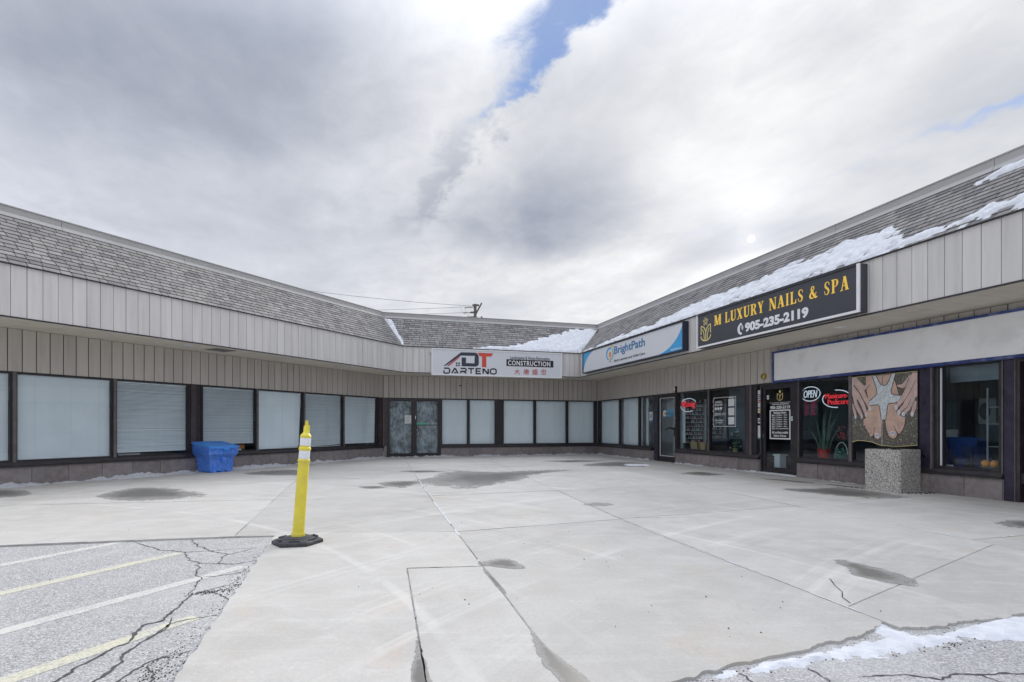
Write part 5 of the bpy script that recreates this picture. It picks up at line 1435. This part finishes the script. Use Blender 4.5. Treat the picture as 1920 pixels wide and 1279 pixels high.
t = wthing('door_stopper', 'pale grey stand inside the salon door at its lower left', 'stand', 'R', 9.95, .35, .03)
MB().box(-.09, .09, -.1, .1, 0, .42).box(-.12, .12, -.12, .12, .42, .46).build('post', 'china', t)
t = wthing('white_slipper', 'white cloth hanging inside the salon door', 'cloth', 'R', 10.47, .30, .66)
MB().loft([[(-.02, 0, 0), (.03, .01, .02), (.02, .03, .0)], [(-.06, 0, .10), (.04, .02, .12), (.0, .05, .1)], [(.0, 0, .26), (.05, .01, .26), (.03, .03, .26)], [(.0, 0, .38), (.02, .0, .40), (.01, .02, .39)]]).build('cloth', 'paper', t)

# big poster of manicured hands and feet round a starfish
PW, PH = 1.353, 1.385
t = wthing('window_poster', 'large poster of hands and feet round a white starfish behind the planter', 'poster', 'R', 12.305, .0, 2.222)
def pu(u_, v_): return (u_ * PW, -v_ * PH)
PO = {'base': [(0.0, 0.0), (1.0, 0.0), (1.0, 0.996), (0.843, 1.012), (0.747, 1.022), (0.649, 1.028), (0.568, 1.018), (0.493, 1.02), (0.444, 1.011), (0.338, 0.975), (0.206, 0.958), (0.093, 0.954), (0.0, 0.985)],
      'legL': [(0.228, 0.005), (0.486, 0.01), (0.475, 0.164), (0.444, 0.19), (0.412, 0.301), (0.465, 0.436), (0.486, 0.625), (0.475, 0.757), (0.478, 0.879), (0.428, 0.931), (0.375, 0.91), (0.359, 0.851), (0.372, 0.756), (0.351, 0.86), (0.327, 0.891), (0.289, 0.861), (0.267, 0.817), (0.241, 0.783), (0.217, 0.735), (0.189, 0.676), (0.189, 0.647), (0.228, 0.619), (0.272, 0.428), (0.261, 0.292), (0.234, 0.175)],
      'legR': [(0.501, 0.011), (0.649, 0.016), (0.698, 0.162), (0.737, 0.302), (0.708, 0.365), (0.747, 0.449), (0.698, 0.538), (0.766, 0.595), (0.833, 0.615), (0.824, 0.696), (0.809, 0.75), (0.79, 0.786), (0.761, 0.836), (0.735, 0.846), (0.708, 0.813), (0.659, 0.721), (0.688, 0.795), (0.716, 0.846), (0.698, 0.896), (0.649, 0.915), (0.593, 0.883), (0.553, 0.776), (0.537, 0.645), (0.568, 0.432), (0.548, 0.197), (0.501, 0.175)],
      'handL': [(0.0, 0.01), (0.07, 0.006), (0.127, 0.06), (0.217, 0.203), (0.195, 0.289), (0.116, 0.362), (0.0, 0.277)], 'handR': [(1.0, 0.018), (0.936, 0.016), (0.871, 0.131), (0.824, 0.217), (0.843, 0.327), (0.936, 0.386), (1.0, 0.336)],
      'star': [(0.338, 0.01), (0.391, 0.011), (0.434, 0.095), (0.465, 0.149), (0.517, 0.167), (0.568, 0.152), (0.604, 0.09), (0.639, 0.005), (0.688, 0.005), (0.649, 0.14), (0.619, 0.239), (0.629, 0.282), (0.668, 0.307), (0.737, 0.316), (0.805, 0.32), (0.8, 0.361), (0.747, 0.394), (0.668, 0.413), (0.593, 0.412), (0.568, 0.45), (0.558, 0.515), (0.543, 0.64), (0.481, 0.644), (0.465, 0.512), (0.455, 0.455), (0.428, 0.425), (0.37, 0.427), (0.245, 0.441), (0.234, 0.412), (0.338, 0.345), (0.391, 0.3), (0.415, 0.264), (0.407, 0.187)]}
PR = {'ring_l': ([(0.02, 0.228), (0.07, 0.419), (0.127, 0.519), (0.167, 0.593)], [0.04, 0.065, 0.062, 0.04]), 'pinky_l': ([(0.026, 0.40), (0.035, 0.496), (0.064, 0.596)], [0.05, 0.05, 0.036]), 'middle_l': ([(0.05, 0.121), (0.127, 0.314), (0.195, 0.453), (0.237, 0.566)], [0.09, 0.078, 0.066, 0.044]), 'index_l': ([(0.07, 0.085), (0.172, 0.229), (0.245, 0.369), (0.296, 0.472)], [0.1, 0.082, 0.068, 0.044]), 'thumb_l': ([(0.07, 0.066), (0.15, 0.14), (0.212, 0.173), (0.289, 0.121)], [0.09, 0.08, 0.06, 0.03]),
      'pinky_r': ([(.965, 0.40), (0.955, 0.494), (0.93, 0.573)], [0.06, 0.06, 0.04]), 'ring_r': ([(0.955, 0.23), (0.926, 0.386), (0.871, 0.499), (0.809, 0.569)], [0.08, 0.078, 0.068, 0.044]), 'middle_r': ([(0.945, 0.139), (0.895, 0.313), (0.833, 0.453), (0.742, 0.544)], [0.09, 0.082, 0.07, 0.046]), 'index_r': ([(0.936, 0.092), (0.862, 0.256), (0.795, 0.369), (0.703, 0.474)], [0.1, 0.084, 0.07, 0.046]), 'thumb_r': ([(0.927, 0.065), (0.843, 0.156), (0.786, 0.192), (0.727, 0.178)], [0.09, 0.08, 0.06, 0.03])}
MB().plate([pu(*p) for p in PO['base']], -.002, 0).build('print_ground', 'gravel_print', t)
def lay(name, poly, y, mat, grow=0.0):
    pts = [pu(*p) for p in poly]
    cx = sum(p[0] for p in pts) / len(pts); cz = sum(p[1] for p in pts) / len(pts)
    if grow:
        mo = MB()
        n = len(pts)
        ring = []
        for i, p in enumerate(pts):
            a_, b_ = pts[i - 1], pts[(i + 1) % n]; tx, tz = b_[0] - a_[0], b_[1] - a_[1]; l_ = math.hypot(tx, tz) or 1
            ring.append((min(PW - .002, max(.002, p[0] + tz / l_ * grow)), min(-.004, p[1] - tx / l_ * grow)))
        mo.plate(ring, y + .0005, y + .001).build('print_shadow', 'skin_line', t)
    return MB().plate(pts, y - .0003, y + .0004).build(name, mat, t)
def shp(k): return PO[k]
area = lambda q: sum(q[i][0] * q[(i + 1) % len(q)][1] - q[(i + 1) % len(q)][0] * q[i][1] for i in range(len(q)))
for kk, mt, y in (('legL', 'skin_tan', -.0035), ('legR', 'skin_tan', -.0036)):
    lay('print_foot', PO[kk], y, mt, .018 * (1 if area([pu(*p) for p in PO[kk]]) < 0 else -1) * -1)
# gaps between the toes
mb = MB()
for pts, w0 in (([(.372, .75), (.366, .80), (.352, .87)], .012), ([(.318, .80), (.312, .84), (.322, .89)], .007), ([(.268, .74), (.275, .79), (.285, .85)], .006), ([(.232, .70), (.245, .75), (.255, .79)], .006), ([(.659, .72), (.690, .79), (.715, .84)], .012), ([(.725, .71), (.745, .77), (.762, .82)], .006), ([(.775, .67), (.79, .73), (.805, .76)], .006)):
    mb.ribbon([pu(*p) for p in pts], [w0 * .4, w0, w0 * .8], -.0046, -.004)
mb.build('print_line', 'skin_line', t)
lay('print_starfish', PO['star'], -.0055, 'starfish', .016 * (1 if area([pu(*p) for p in PO['star']]) < 0 else -1) * -1)
lay('print_hand', PO['handL'], -.0075, 'skin'); lay('print_hand', PO['handR'], -.0075, 'skin')
for i, kk in enumerate(('thumb_l', 'pinky_l', 'ring_l', 'middle_l', 'index_l', 'thumb_r', 'pinky_r', 'ring_r', 'middle_r', 'index_r')):
    pts, ws = PR[kk]; y = -.0065 - .0004 * (i % 5)
    sp = [pu(*p) for p in pts]
    MB().ribbon([(min(PW - .03, max(.03, a_ - .006)), b_ - .012) for a_, b_ in sp], [w_ * PW * .98 + .012 for w_ in ws], y + .0001, y + .0003, 0, True).build('print_shadow', 'skin_line', t)
    MB().ribbon([(min(PW - .03, max(.03, a_)), b_) for a_, b_ in sp], [w_ * PW * .92 for w_ in ws], y - .0002, y, 0, True).build('print_finger', 'skin', t)
mb = MB()
for x, v_, a_, b_ in [(0.3, 0.485, 0.022, 0.028), (0.237, 0.572, 0.02, 0.032), (0.167, 0.60, 0.018, 0.03), (0.062, 0.595, 0.018, 0.034), (0.703, 0.478, 0.024, 0.036), (0.742, 0.548, 0.025, 0.036), (0.806, 0.575, 0.024, 0.036), (0.93, 0.575, 0.022, 0.036)]:
    p = pu(x, v_); mb.ell(p[0], p[1], a_ * PW, b_ * PH, -.0102, -.0092)
mb.build('print_nail', 'nail', t)
mb = MB()
for x, v_, a_, b_ in [(0.204, 0.706, 0.013, 0.019), (0.239, 0.759, 0.015, 0.017), (0.278, 0.813, 0.017, 0.019), (0.316, 0.869, 0.021, 0.017), (0.80, 0.665, 0.018, 0.015), (0.785, 0.745, 0.02, 0.015), (0.745, 0.80, 0.021, 0.017)]:
    p = pu(x, v_); mb.ell(p[0], p[1], a_ * PW, b_ * PH, -.0052, -.0046)
mb.build('print_toenail', 'toe_nail', t)
for x, v_, a_, b_ in [(0.412, 0.872, 0.036, 0.036), (0.648, 0.838, 0.040, 0.033)]:
    p = pu(x, v_)
    o = MB().ell(p[0], p[1], a_ * PW, b_ * PH, -.0052, -.0046).build('print_toenail', 'nail', t)
    MB().ribbon(arc((p[0] - .035, p[1] - .02), (p[0], p[1] + .035), (p[0] + .035, p[1] - .01), 6), .016, -.0058, -.0053).build('stripe', 'nail_blue', o)
for x, v_ in ((.062, .635), (.80, .605)):
    p = pu(x, v_); MB().ell(p[0], p[1], .025, .014, -.0106, -.0103).build('print_shadow', 'nail_blue', t)
MB().box(.493 * PW - .004, .493 * PW + .004, -.0118, -.0112, -PH * 1.02, 0).build('seam', 'paper', t)
mb = MB().ribbon([(a_, b_ + .004) for a_, b_ in [pu(*p) for p in PO['base'][2:]]], .010, -.0030, -.0024)
mb.box(0, PW, -.003, -.0024, -.008, 0)
mb.build('border', 'pale_gold', t)

# ------------------------------------------------------------------ things behind the shop glass
# two racks of nail polish
def rack(s, w_, z0, z1, rows, label, y=.75):
    t = wthing('polish_rack', label, 'rack', 'R', s, y, z0, 'nail polish racks in the salon')
    t.rotation_euler[2] += rad(90)
    hh = z1 - z0
    MB().box(0, .02, 0, .14, 0, hh).box(w_ - .02, w_, 0, .14, 0, hh).build('side_panel', 'china', t)
    MB().box(.02, w_ - .02, .12, .135, 0, hh).build('back_panel', 'inner_green', t)
    for i in range(rows):
        z = hh * i / rows
        MB().box(.02, w_ - .02, .0, .12, z, z + .012).build('shelf', 'china', t)
    mb = MB()
    for i in range(rows):
        z = hh * i / rows + .012; x = .04
        while x < w_ - .06:
            if R.random() < .82:
                c_ = R.choice([0, 1, 2, 2, 2, 3]); h_ = hh / rows * .62
                mb.lathe([(.013, 0), (.013, h_ * .55), (.006, h_ * .62), (.008, h_), (.001, h_)], 6, c_, x, .05, z)
            x += .033
    o = mb.build('polish_bottle', ['polish_red', 'polish_pink', 'polish_pale', 'polish_dark'], t, kind='stuff')
rack(6.14, .80, .66, 2.08, 11, 'tall rack of nail polish behind the waxing sign', .17)
rack(6.14, .62, .80, 2.10, 9, 'nail polish rack behind the scan decal', 1.12)
for s, r_, lb in ((6.86, -4, 'tan wooden box leaning in the first salon window'), (7.29, 3, 'narrower tan box beside the window mullion')):
    t = wthing('wooden_box', lb, 'box', 'R', SEEN(s, .32), .32, .43); t.rotation_euler[2] += rad(r_)
    w_ = .20 if s < 7 else .13
    MB().loft([[(-w_ + .03, 0, 0), (w_ - .03, 0, 0), (w_ - .03, .18, 0), (-w_ + .03, .18, 0)], [(-w_, -.03, .26), (w_, -.03, .26), (w_, .2, .26), (-w_, .2, .26)]]).build('body', 'tan_wood', t)
    MB().box(-w_ - .005, w_ + .005, -.036, -.028, .235, .265).build('rim', 'tan_wood', t)
t = wthing('reception_desk', 'dark reception desk behind the second salon window', 'desk', 'R', SEEN(8.1, .75), .75, .03)
MB().loft([[(-.5, 0, 0), (.55, 0, 0), (.55, .5, 0), (-.5, .5, 0)], [(-.5, 0, .62), (.28, 0, .62), (.28, .5, .62), (-.5, .5, .62)]]).build('body', 'inner_dark', t)
MB().box(-.52, .32, -.03, .52, .62, .78).build('top', 'navy_cabinet', t)
t = wthing('lit_partition', 'pale grey partition panel behind the desk in the salon', 'partition', 'R', SEEN(8.85, 1.3), 1.3, .03)
MB().box(-.45, .55, 0, .06, 0, 2.5).build('panel', 'armless_grey', t)
# flowering plant in the salon window
t = wthing('flower_pot', 'leafy potted plant with white flowers in the second salon window', 'plant', 'R', SEEN(8.72, .36), .36, .43)
MB().lathe([(.055, 0), (.075, .13), (.08, .14), (.068, .14), (.06, .11), (.001, .11)], 14).build('pot', 'pot_cream', t, smooth=True)
mb = MB(); fl = MB()
for i in range(210):
    a_ = R.random() * 6.28; h_ = R.uniform(.12, .58); r_ = R.uniform(.02, .15) * (1 - abs(h_ - .32))
    x, y, z = r_ * math.cos(a_), r_ * math.sin(a_), h_
    l_ = R.uniform(.04, .075); d = Vector((math.cos(a_ + R.uniform(-.6, .6)), math.sin(a_), R.uniform(-.4, .7))).normalized(); sd = d.cross(Vector((0, 0, 1))).normalized() * l_ * .24
    p = Vector((x, y, z)); q = p + d * l_
    mb.add([tuple(p), tuple((p + q) / 2 + sd), tuple(q), tuple((p + q) / 2 - sd)], [(0, 1, 2, 3)])
for i in range(16):
    a_ = R.random() * 6.28; r_ = R.uniform(.03, .18); z = R.uniform(.50, .68) if i < 10 else R.uniform(.14, .34)
    fl.ball((r_ * math.cos(a_), r_ * math.sin(a_), z), R.uniform(.022, .036), 6, sq=(1, 1, .6))
mb.build('foliage', 'leaf', t); fl.build('flower', 'flower_white', t)
mb = MB()
for i in range(7):
    a_ = i * .9; mb.tube([(0, 0, .1), (.04 * math.cos(a_), .04 * math.sin(a_), .35), (.12 * math.cos(a_), .12 * math.sin(a_), .6)], .004, 5)
mb.build('stem', 'leaf', t)
# snake plant in its red pot
t = wthing('snake_plant', 'tall snake plant in a red pot under the neon signs', 'plant', 'R', SEEN(11.60, .42), .42, .43)
MB().lathe([(.10, 0), (.135, .21), (.15, .215), (.15, .235), (.12, .235), (.11, .2), (.001, .2)], 18).build('pot', 'red_pot', t, smooth=True)
for i, (ax, ay, h_, lean, ln_) in enumerate([(-.09, 0, .78, -.22, 0), (-.05, .03, .98, -.05, .1), (0, -.03, .86, .02, 0), (.03, .02, 1.02, .10, .1), (.07, .0, .74, .26, 0), (-.02, .05, .66, -.12, .2), (.09, .04, .62, .36, .1), (.05, -.04, .5, .16, -.1), (-.10, -.03, .55, -.30, -.1), (.01, .05, .9, .20, .2)]):
    mb = MB(); n = 8; L_, R_ = [], []
    for j in range(n + 1):
        q = j / n; w_ = .030 * math.sin(math.pi * min(1, .25 + q * .75)) ** .8 + .002
        L_.append((ax + lean * q * q * .8 - w_, ay + ln_ * q + .006, .2 + h_ * q)); R_.append((ax + lean * q * q * .8 + w_, ay + ln_ * q + .006 * math.sin(j), .2 + h_ * q))
    vs = L_ + R_; mb.add(vs, [(j, j + 1, n + 2 + j, n + 1 + j) for j in range(n)])
    mb.build('leaf', 'snake_leaf', t)
MB().lathe([(.001, 0), (.17, 0), (.18, .02), (.001, .03)], 14).build('saucer', 'tan_wood', t, loc=(0, 0, -.002))
# glazed basket and red orchid
t = wthing('green_basket', 'green glazed basket ornament beside the poster', 'basket', 'R', SEEN(12.05, .36), .36, .43)
MB().lathe([(.09, 0), (.14, .05), (.155, .13), (.16, .15), (.14, .15), (.12, .05), (.001, .04)], 16).build('bowl', 'green_glaze', t, smooth=True)
MB().tube([(-.15 * math.cos(a_), 0, .14 + .27 * math.sin(a_)) for a_ in [math.pi * i / 14 for i in range(15)]], .009, 6).build('handle', 'china', t, smooth=True)
mb = MB()
for i in range(12): mb.ball((R.uniform(-.11, .11), R.uniform(-.08, .08), R.uniform(.14, .26)), R.uniform(.03, .05), 7)
mb.build('fruit', 'green_glaze', t, smooth=True)
MB().box(-.16, .16, -.1, .1, -.0, .02).build('stand', 'china', t)
t = wthing('red_orchid', 'red flowers on a thin stem behind the green basket', 'flowers', 'R', SEEN(12.08, .62), .62, .43)
MB().tube([(0, 0, 0), (.02, 0, .4), (-.04, 0, .75)], .006, 6).build('stem', 'leaf', t)
mb = MB()
for i in range(26):
    c_ = (R.uniform(-.14, .12), R.uniform(-.05, .05), R.uniform(.46, .76)); mb.ball(c_, R.uniform(.018, .034), 6, sq=(1, .5, .8))
mb.build('flower', 'flower_red', t)
MB().lathe([(.05, 0), (.08, .14), (.001, .14)], 12).build('pot', 'inner_dark', t)
t = wthing('sill_stones', 'pale stones on the sill below the red pot', 'stones', 'R', SEEN(11.62, .24), .24, .43)
for i in range(9): MB().ball((R.uniform(-.16, .16), R.uniform(-.05, .04), .02), R.uniform(.018, .03), 7, sq=(1, 1, .7)).build('stone', 'pale_gold' if i % 3 == 0 else 'china', t)
t = wthing('dark_cabinet', 'low dark cabinet behind the snake plant', 'cabinet', 'R', SEEN(11.1, 1.1), 1.1, .03)
MB().box(-.2, .5, 0, .5, 0, 1.0).build('body', 'navy_cabinet', t); MB().box(-.22, .52, -.02, .52, 1.0, 1.03).build('top', 'inner_dark', t)
# next shop window: round table with a blue cloth, picture, plate of oranges
t = wthing('draped_table', 'round table under a dark blue cloth in the rightmost window', 'table', 'R', SEEN(14.45, .95), .95, .03)
n = 40; rings = []
for z, r_, am in ((.0, .42, .045), (.35, .38, .035), (.70, .33, .012), (.735, .32, .0), (.74, .30, 0)):
    rings.append([((r_ + am * math.sin(9 * 2 * math.pi * i / n)) * math.cos(2 * math.pi * i / n), (r_ + am * math.sin(9 * 2 * math.pi * i / n)) * math.sin(2 * math.pi * i / n), z + .22) for i in range(n)])
MB().loft(rings).build('cloth', 'navy_cloth', t, smooth=True)
t = wthing('grey_chair', 'pale chair back at the left of the rightmost window', 'chair', 'R', SEEN(14.16, 1.3), 1.3, .03)
MB().box(-.18, .18, 0, .05, .78, 1.10).build('backrest', 'china', t); MB().box(-.2, .2, -.35, .05, .50, .55).build('seat', 'armless_grey', t)
for x, y in ((-.18, 0), (.16, 0), (-.18, -.33), (.16, -.33)): MB().box(x, x + .03, y, y + .03, 0, .5).build('leg', 'inner_dark', t)
t = wthing('wall_picture', 'framed picture on the teal wall of the rightmost shop', 'picture', 'R', SEEN(14.64, 3.9), 4.17, 1.55)
MB().box(-.22, .22, -.02, 0, -.30, .30).build('frame', 'china', t); MB().ell(0, 0, .12, .2, -.026, -.021).build('print', 'charcoal_fabric', t)
t = wthing('dark_curtain', 'dark column of drapery behind the draped table', 'curtain', 'R', SEEN(14.45, 2.0), 2.0, .4)
MB().loft([[(-.22, 0, 0), (.3, 0, 0), (.3, .2, 0), (-.22, .2, 0)], [(-.16, 0, .9), (.12, 0, .9), (.12, .2, .9), (-.16, .2, .9)], [(-.2, 0, 1.8), (.16, 0, 1.8), (.16, .2, 1.8), (-.2, .2, 1.8)]]).build('drape', 'inner_dark', t)
t = wthing('display_stand', 'pale metal display stand at the right of the rightmost window', 'stand', 'R', SEEN(14.80, .8), .8, .03)
mb = MB().box(-.02, .0, 0, .02, .4, 1.85)
for z in (.8, 1.2, 1.5): mb.box(0, .3, 0, .2, z, z + .012)
mb.build('frame', 'white_metal', t)
t = wthing('fruit_plate', 'white plate on the ledge of the rightmost window', 'plate', 'R', SEEN(14.84, .30), .30, .43)
MB().lathe([(.05, 0), (.06, .03), (.14, .075), (.15, .085), (.13, .08), (.05, .04), (.001, .04)], 20).build('dish', 'china', t, smooth=True)
for i, (dx_, lb) in enumerate(((-.07, 'left orange on the white plate'), (.065, 'right orange on the white plate'))):
    o = tag(MB().ball((0, 0, 0), .062, 14).build('orange', 'orange_peel', smooth=True), lb, 'orange', 'oranges on the plate')
    p = wpt('R', SEEN(14.84, .30) + dx_, .29); o.location = (p[0], p[1], .565); o.rotation_euler = (.2, .1 * i, i)
t = wthing('table_card', 'small white card on the ledge of the rightmost window', 'card', 'R', SEEN(14.20, .22), .22, .43)
MB().box(-.07, .07, 0, .01, 0, .08).build('card', 'paper', t)
t = wthing('dark_chair', 'dark chair in front of the draped table', 'chair', 'R', SEEN(14.22, .62), .62, .03)
MB().box(-.02, .36, 0, .03, .62, .80).build('backrest', 'charcoal_fabric', t); MB().box(-.02, .36, 0, .36, .45, .49).build('seat', 'charcoal_fabric', t)
for x, y in ((-.02, 0), (.33, 0), (-.02, .33), (.33, .33)): MB().box(x, x + .03, y, y + .03, 0, .62 if y == 0 else .45).build('leg', 'charcoal_fabric', t)
# papers on the sill of a left-wing window
t = wthing('sill_papers', 'white and red papers on the sill behind the raised blind above the blue bin', 'papers', 'L', -6.1, .25, .50)
o = MB().box(-.3, .28, 0, .12, 0, .05).build('paper', 'paper', t); MB().box(-.02, .42, .05, .14, .05, .16).build('card', 'orange_ink', t); MB().box(-.12, .16, -.02, .03, .05, .12).build('card', 'rose_ink', t)
t = wthing('sill_envelopes', 'white envelopes on the sill of the wide blind window left of the bin', 'papers', 'L', -8.75, .24, .50)
MB().box(-.25, .22, 0, .1, 0, .045).build('paper', 'paper', t)
bpart(MB().box(-14.4, -.3, .11, .40, .45, .50), 'window_ledge', 'inner_dark', 'L')

# ------------------------------------------------------------------ things standing in the court
# yellow channelizer post, leaning slightly, on its rubber base
bx, by = -2.20, 5.46
t = thing('traffic_post', 'yellow plastic delineator post with two white bands leaning on a black rubber base', 'traffic post', (bx, by, 0), rad(12))
def hexring(r, z, sq=.94): return [(r * math.cos(rad(60 * i)), sq * r * math.sin(rad(60 * i)), z) for i in range(6)]
MB().loft([hexring(.245, 0), hexring(.252, .012), hexring(.248, .035), hexring(.225, .048), hexring(.175, .052), hexring(.150, .062)]).build('base', 'rubber', t)
MB().lathe([(.135, .058), (.13, .068), (.10, .074), (.06, .076), (.001, .077)], 24).build('base_ring', 'rubber', t, smooth=True)
mb = MB()
for i in range(6):
    a_ = rad(60 * i + 30); x, y = .185 * math.cos(a_), .174 * math.sin(a_); tx, ty = -math.sin(a_), math.cos(a_)
    mb.slab([(x - tx * .05 - .012 * math.cos(a_), y - ty * .05 - .012 * math.sin(a_)), (x + tx * .05 - .012 * math.cos(a_), y + ty * .05 - .012 * math.sin(a_)), (x + tx * .05 + .012 * math.cos(a_), y + ty * .05 + .012 * math.sin(a_)), (x - tx * .05 + .012 * math.cos(a_), y - ty * .05 + .012 * math.sin(a_))], .050, .062)
mb.build('base_rib', 'rubber', t)
post_prof = [(.001, .06), (.068, .06), (.068, .085), (.066, .105), (.060, .115), (.058, .14), (.054, .82), (.0545, .837), (.060, .84), (.062, .85), (.060, .86), (.0535, .865), (.0525, .955), (.058, .96), (.060, .972), (.058, .984), (.052, .99), (.0515, 1.085), (.055, 1.09), (.055, 1.10), (.048, 1.115), (.030, 1.135), (.0265, 1.14), (.0265, 1.20), (.024, 1.205), (.001, 1.206)]
body = MB().lathe(post_prof, 28).build('post', 'yellow_plastic', t, smooth=True)
body.rotation_euler = (rad(1.0), rad(4.3), 0)
MB().lathe([(.0535, .868), (.0545, .870), (.0535, .952), (.0525, .954)], 28, cap=False).build('reflective_band', 'reflective', body, smooth=True)
MB().lathe([(.0527, 1.005), (.0533, 1.007), (.0527, 1.082), (.0522, 1.084)], 28, cap=False).build('reflective_band', 'reflective', body, smooth=True)
MB().loft([[(-.016, -.012, 1.19), (.014, -.012, 1.19), (.014, .012, 1.19), (-.016, .012, 1.19)], [(-.013, -.010, 1.262), (.012, -.010, 1.262), (.012, .010, 1.262), (-.013, .010, 1.262)]]).build('grip', 'yellow_plastic', body)
MB().box(.012, .032, -.010, .010, 1.135, 1.215).build('grip_lug', 'yellow_plastic', body)

# blue grit bin by the left wall
gx, gy = -7.51, 13.87
th = ANG['L']
t = thing('grit_bin', 'blue plastic grit bin with flared lid flecked with snow against the left wall', 'grit bin', (gx, gy, 0), th)
def binring(w_, d0, d1, bow, z, n=17):
    # y=0 is the front, positive goes back; front bowed towards the viewer
    w_ *= .80
    pts = [(-w_ / 2 + w_ * i / (n - 1), d0 - bow * math.sin(math.pi * i / (n - 1)), z) for i in range(n)]
    return pts + [(w_ / 2, d1, z), (w_ / 2 - .04, d1 + .03, z), (-w_ / 2 + .04, d1 + .03, z), (-w_ / 2, d1, z)]
def lidring(w_, d0, d1, bow, z0, z1, n=17):
    r_ = binring(w_, d0, d1, bow, 0, n)
    return [(x, y, z0 + (z1 - z0) * max(0, min(1, (y + .08) / .76))) for x, y, _ in r_]
MB().loft([binring(.78, .09, .60, .04, .035), binring(.82, .08, .62, .05, .32), binring(.84, .07, .62, .05, .36), binring(.97, .01, .66, .07, .46), binring(1.0, .0, .68, .08, .475), lidring(1.01, -.005, .68, .08, .61, .735), lidring(.98, .0, .66, .08, .612, .737)]).build('body', 'bin_blue', t, smooth=True)
mb = MB()
for x in (-.22, .0, .20): mb.box(x - .05, x + .05, .06, .60, .0, .036)
mb.build('skid', 'bin_blue', t)
lid = MB().loft([lidring(1.06, -.03, .69, .09, .618, .738), lidring(1.08, -.035, .70, .09, .655, .775), lidring(1.03, -.005, .67, .085, .675, .795), lidring(.78, .10, .58, .05, .678, .795), lidring(.74, .12, .56, .04, .668, .782)]).build('lid', 'bin_blue_lit', t, smooth=True)
MB().box(-.08, .08, -.125, -.06, .575, .64).build('lid_handle', 'bin_blue_lit', lid)
MB().box(-.06, .06, -.02, .04, .27, .40).build('latch', 'bin_blue', t)
MB().box(-.07, .07, -.092, -.07, .50, .55).build('badge', 'bin_blue_lit', t)

# exposed-aggregate planter against the salon wall
t = thing('stone_planter', 'square exposed-aggregate concrete planter below the big poster', 'planter', (6.9615, 9.5421, 0), math.atan2(-.61, .25))
# local x runs along its left face, y towards its right face
def sqr(a, z, ch=.025):
    x0, y0, x1, y1 = a
    return [(x0 + ch, y0, z), (x1 - ch, y0, z), (x1, y0 + ch, z), (x1, y1 - ch, z), (x1 - ch, y1, z), (x0 + ch, y1, z), (x0, y1 - ch, z), (x0, y0 + ch, z)]
A_ = (-.655, .0, .0, .60)
mb = MB().loft([sqr(A_, .0), sqr(A_, .755), sqr((A_[0] + .008, A_[1] + .008, A_[2] - .008, A_[3] - .008), .768), sqr((A_[0] + .08, A_[1] + .08, A_[2] - .08, A_[3] - .08), .768), sqr((A_[0] + .085, A_[1] + .085, A_[2] - .085, A_[3] - .085), .70)])
mb.build('body', 'aggregate', t)
heightfield_pts = MB()
n = 12
vs = []; fs = []
for j in range(n + 1):
    for i in range(n + 1):
        x = -.57 + .485 * i / n; y = .085 + .43 * j / n
        vs.append((x, y, .735 + .03 * mnoise.noise(Vector((x * 12, y * 12, 0)))))
for j in range(n):
    for i in range(n): k_ = j * (n + 1) + i; fs.append((k_, k_ + 1, k_ + n + 2, k_ + n + 1))
MB().add(vs, fs).build('soil', 'soil', t)
mb = MB()
for i in range(30):
    x, y = R.uniform(-.55, -.1), R.uniform(.1, .5); a_ = R.random() * 6.28
    mb.tube([(x, y, .735), (x + .05 * math.cos(a_), y + .05 * math.sin(a_), .78), (x + .11 * math.cos(a_), y + .1 * math.sin(a_), R.uniform(.77, .82))], .004, 4)
mb.build('twig', 'twig', t)

# ------------------------------------------------------------------ behind the back wing
t = thing('utility_pole', 'grey wooden utility pole with crossarms rising behind the back roof', 'utility pole', (-3.32, 48.0, 0))
MB().lathe([(.17, 0), (.13, 12.2), (.001, 12.25)], 10).build('pole', 'wood_pole', t, smooth=True)
for z, l0, l1 in ((12.10, -.25, .35), (11.45, -.40, .20), (11.0, -.5, .12)):
    mb = MB().box(l0, l1, -.08, .08, z - .07, z + .07)
    mb.build('crossarm', 'wood_pole', t)
for z0, z1, x1 in ((11.3, 12.32, .58), (10.3, 11.1, .62)):
    MB().tube([(.05, 0, z0), (x1, .1, z1)], .07, 8).build('brace', 'wood_pole', t)
for x0, x1, z in ((-.95, -.3, 11.90), (-1.05, -.35, 11.42), (-.75, -.12, 11.05), (-.85, -.72, 10.92)):
    mb = MB()
    for i in range(6):
        q = x0 + (x1 - x0) * (i + .5) / 6; mb.tube([(q - .02, 0, z), (q + .02, 0, z)], .085, 8)
    mb.tube([(x0, 0, z), (x1 + .3, 0, z + .03)], .03, 6)
    mb.build('insulator', 'black_ink', t)
mb = MB()
mb.tube([(-1.35, 0, 11.95), (-1.15, 0, 11.5), (-.95, 0, 11.35), (-.3, 0, 11.15)], .008, 5); mb.tube([(-.95, 0, 11.9), (-.85, 0, 11.5), (-.7, 0, 11.42)], .008, 5)
mb.build('jumper_wire', 'wire', t)
for i, (a, b, sag, lb) in enumerate((((-4.3, 48, 11.95), (-40, 47.5, 12.1), .5, 'upper level power line running left from the pole'), ((-4.3, 48, 11.44), (-40, 47.5, 11.6), .45, 'lower level power line running left from the pole'), ((-3.4, 48, 12.02), (-30, 32, 12.3), .6, 'power line slanting towards the left wing from the pole'))):
    o = tag(MB().tube([(a[0] + (b[0] - a[0]) * q, a[1] + (b[1] - a[1]) * q, a[2] + (b[2] - a[2]) * q - sag * 4 * q * (1 - q)) for q in [j / 24 for j in range(25)]], .014, 5).build('power_line', 'wire'), lb, 'power line', 'power lines on the utility pole')
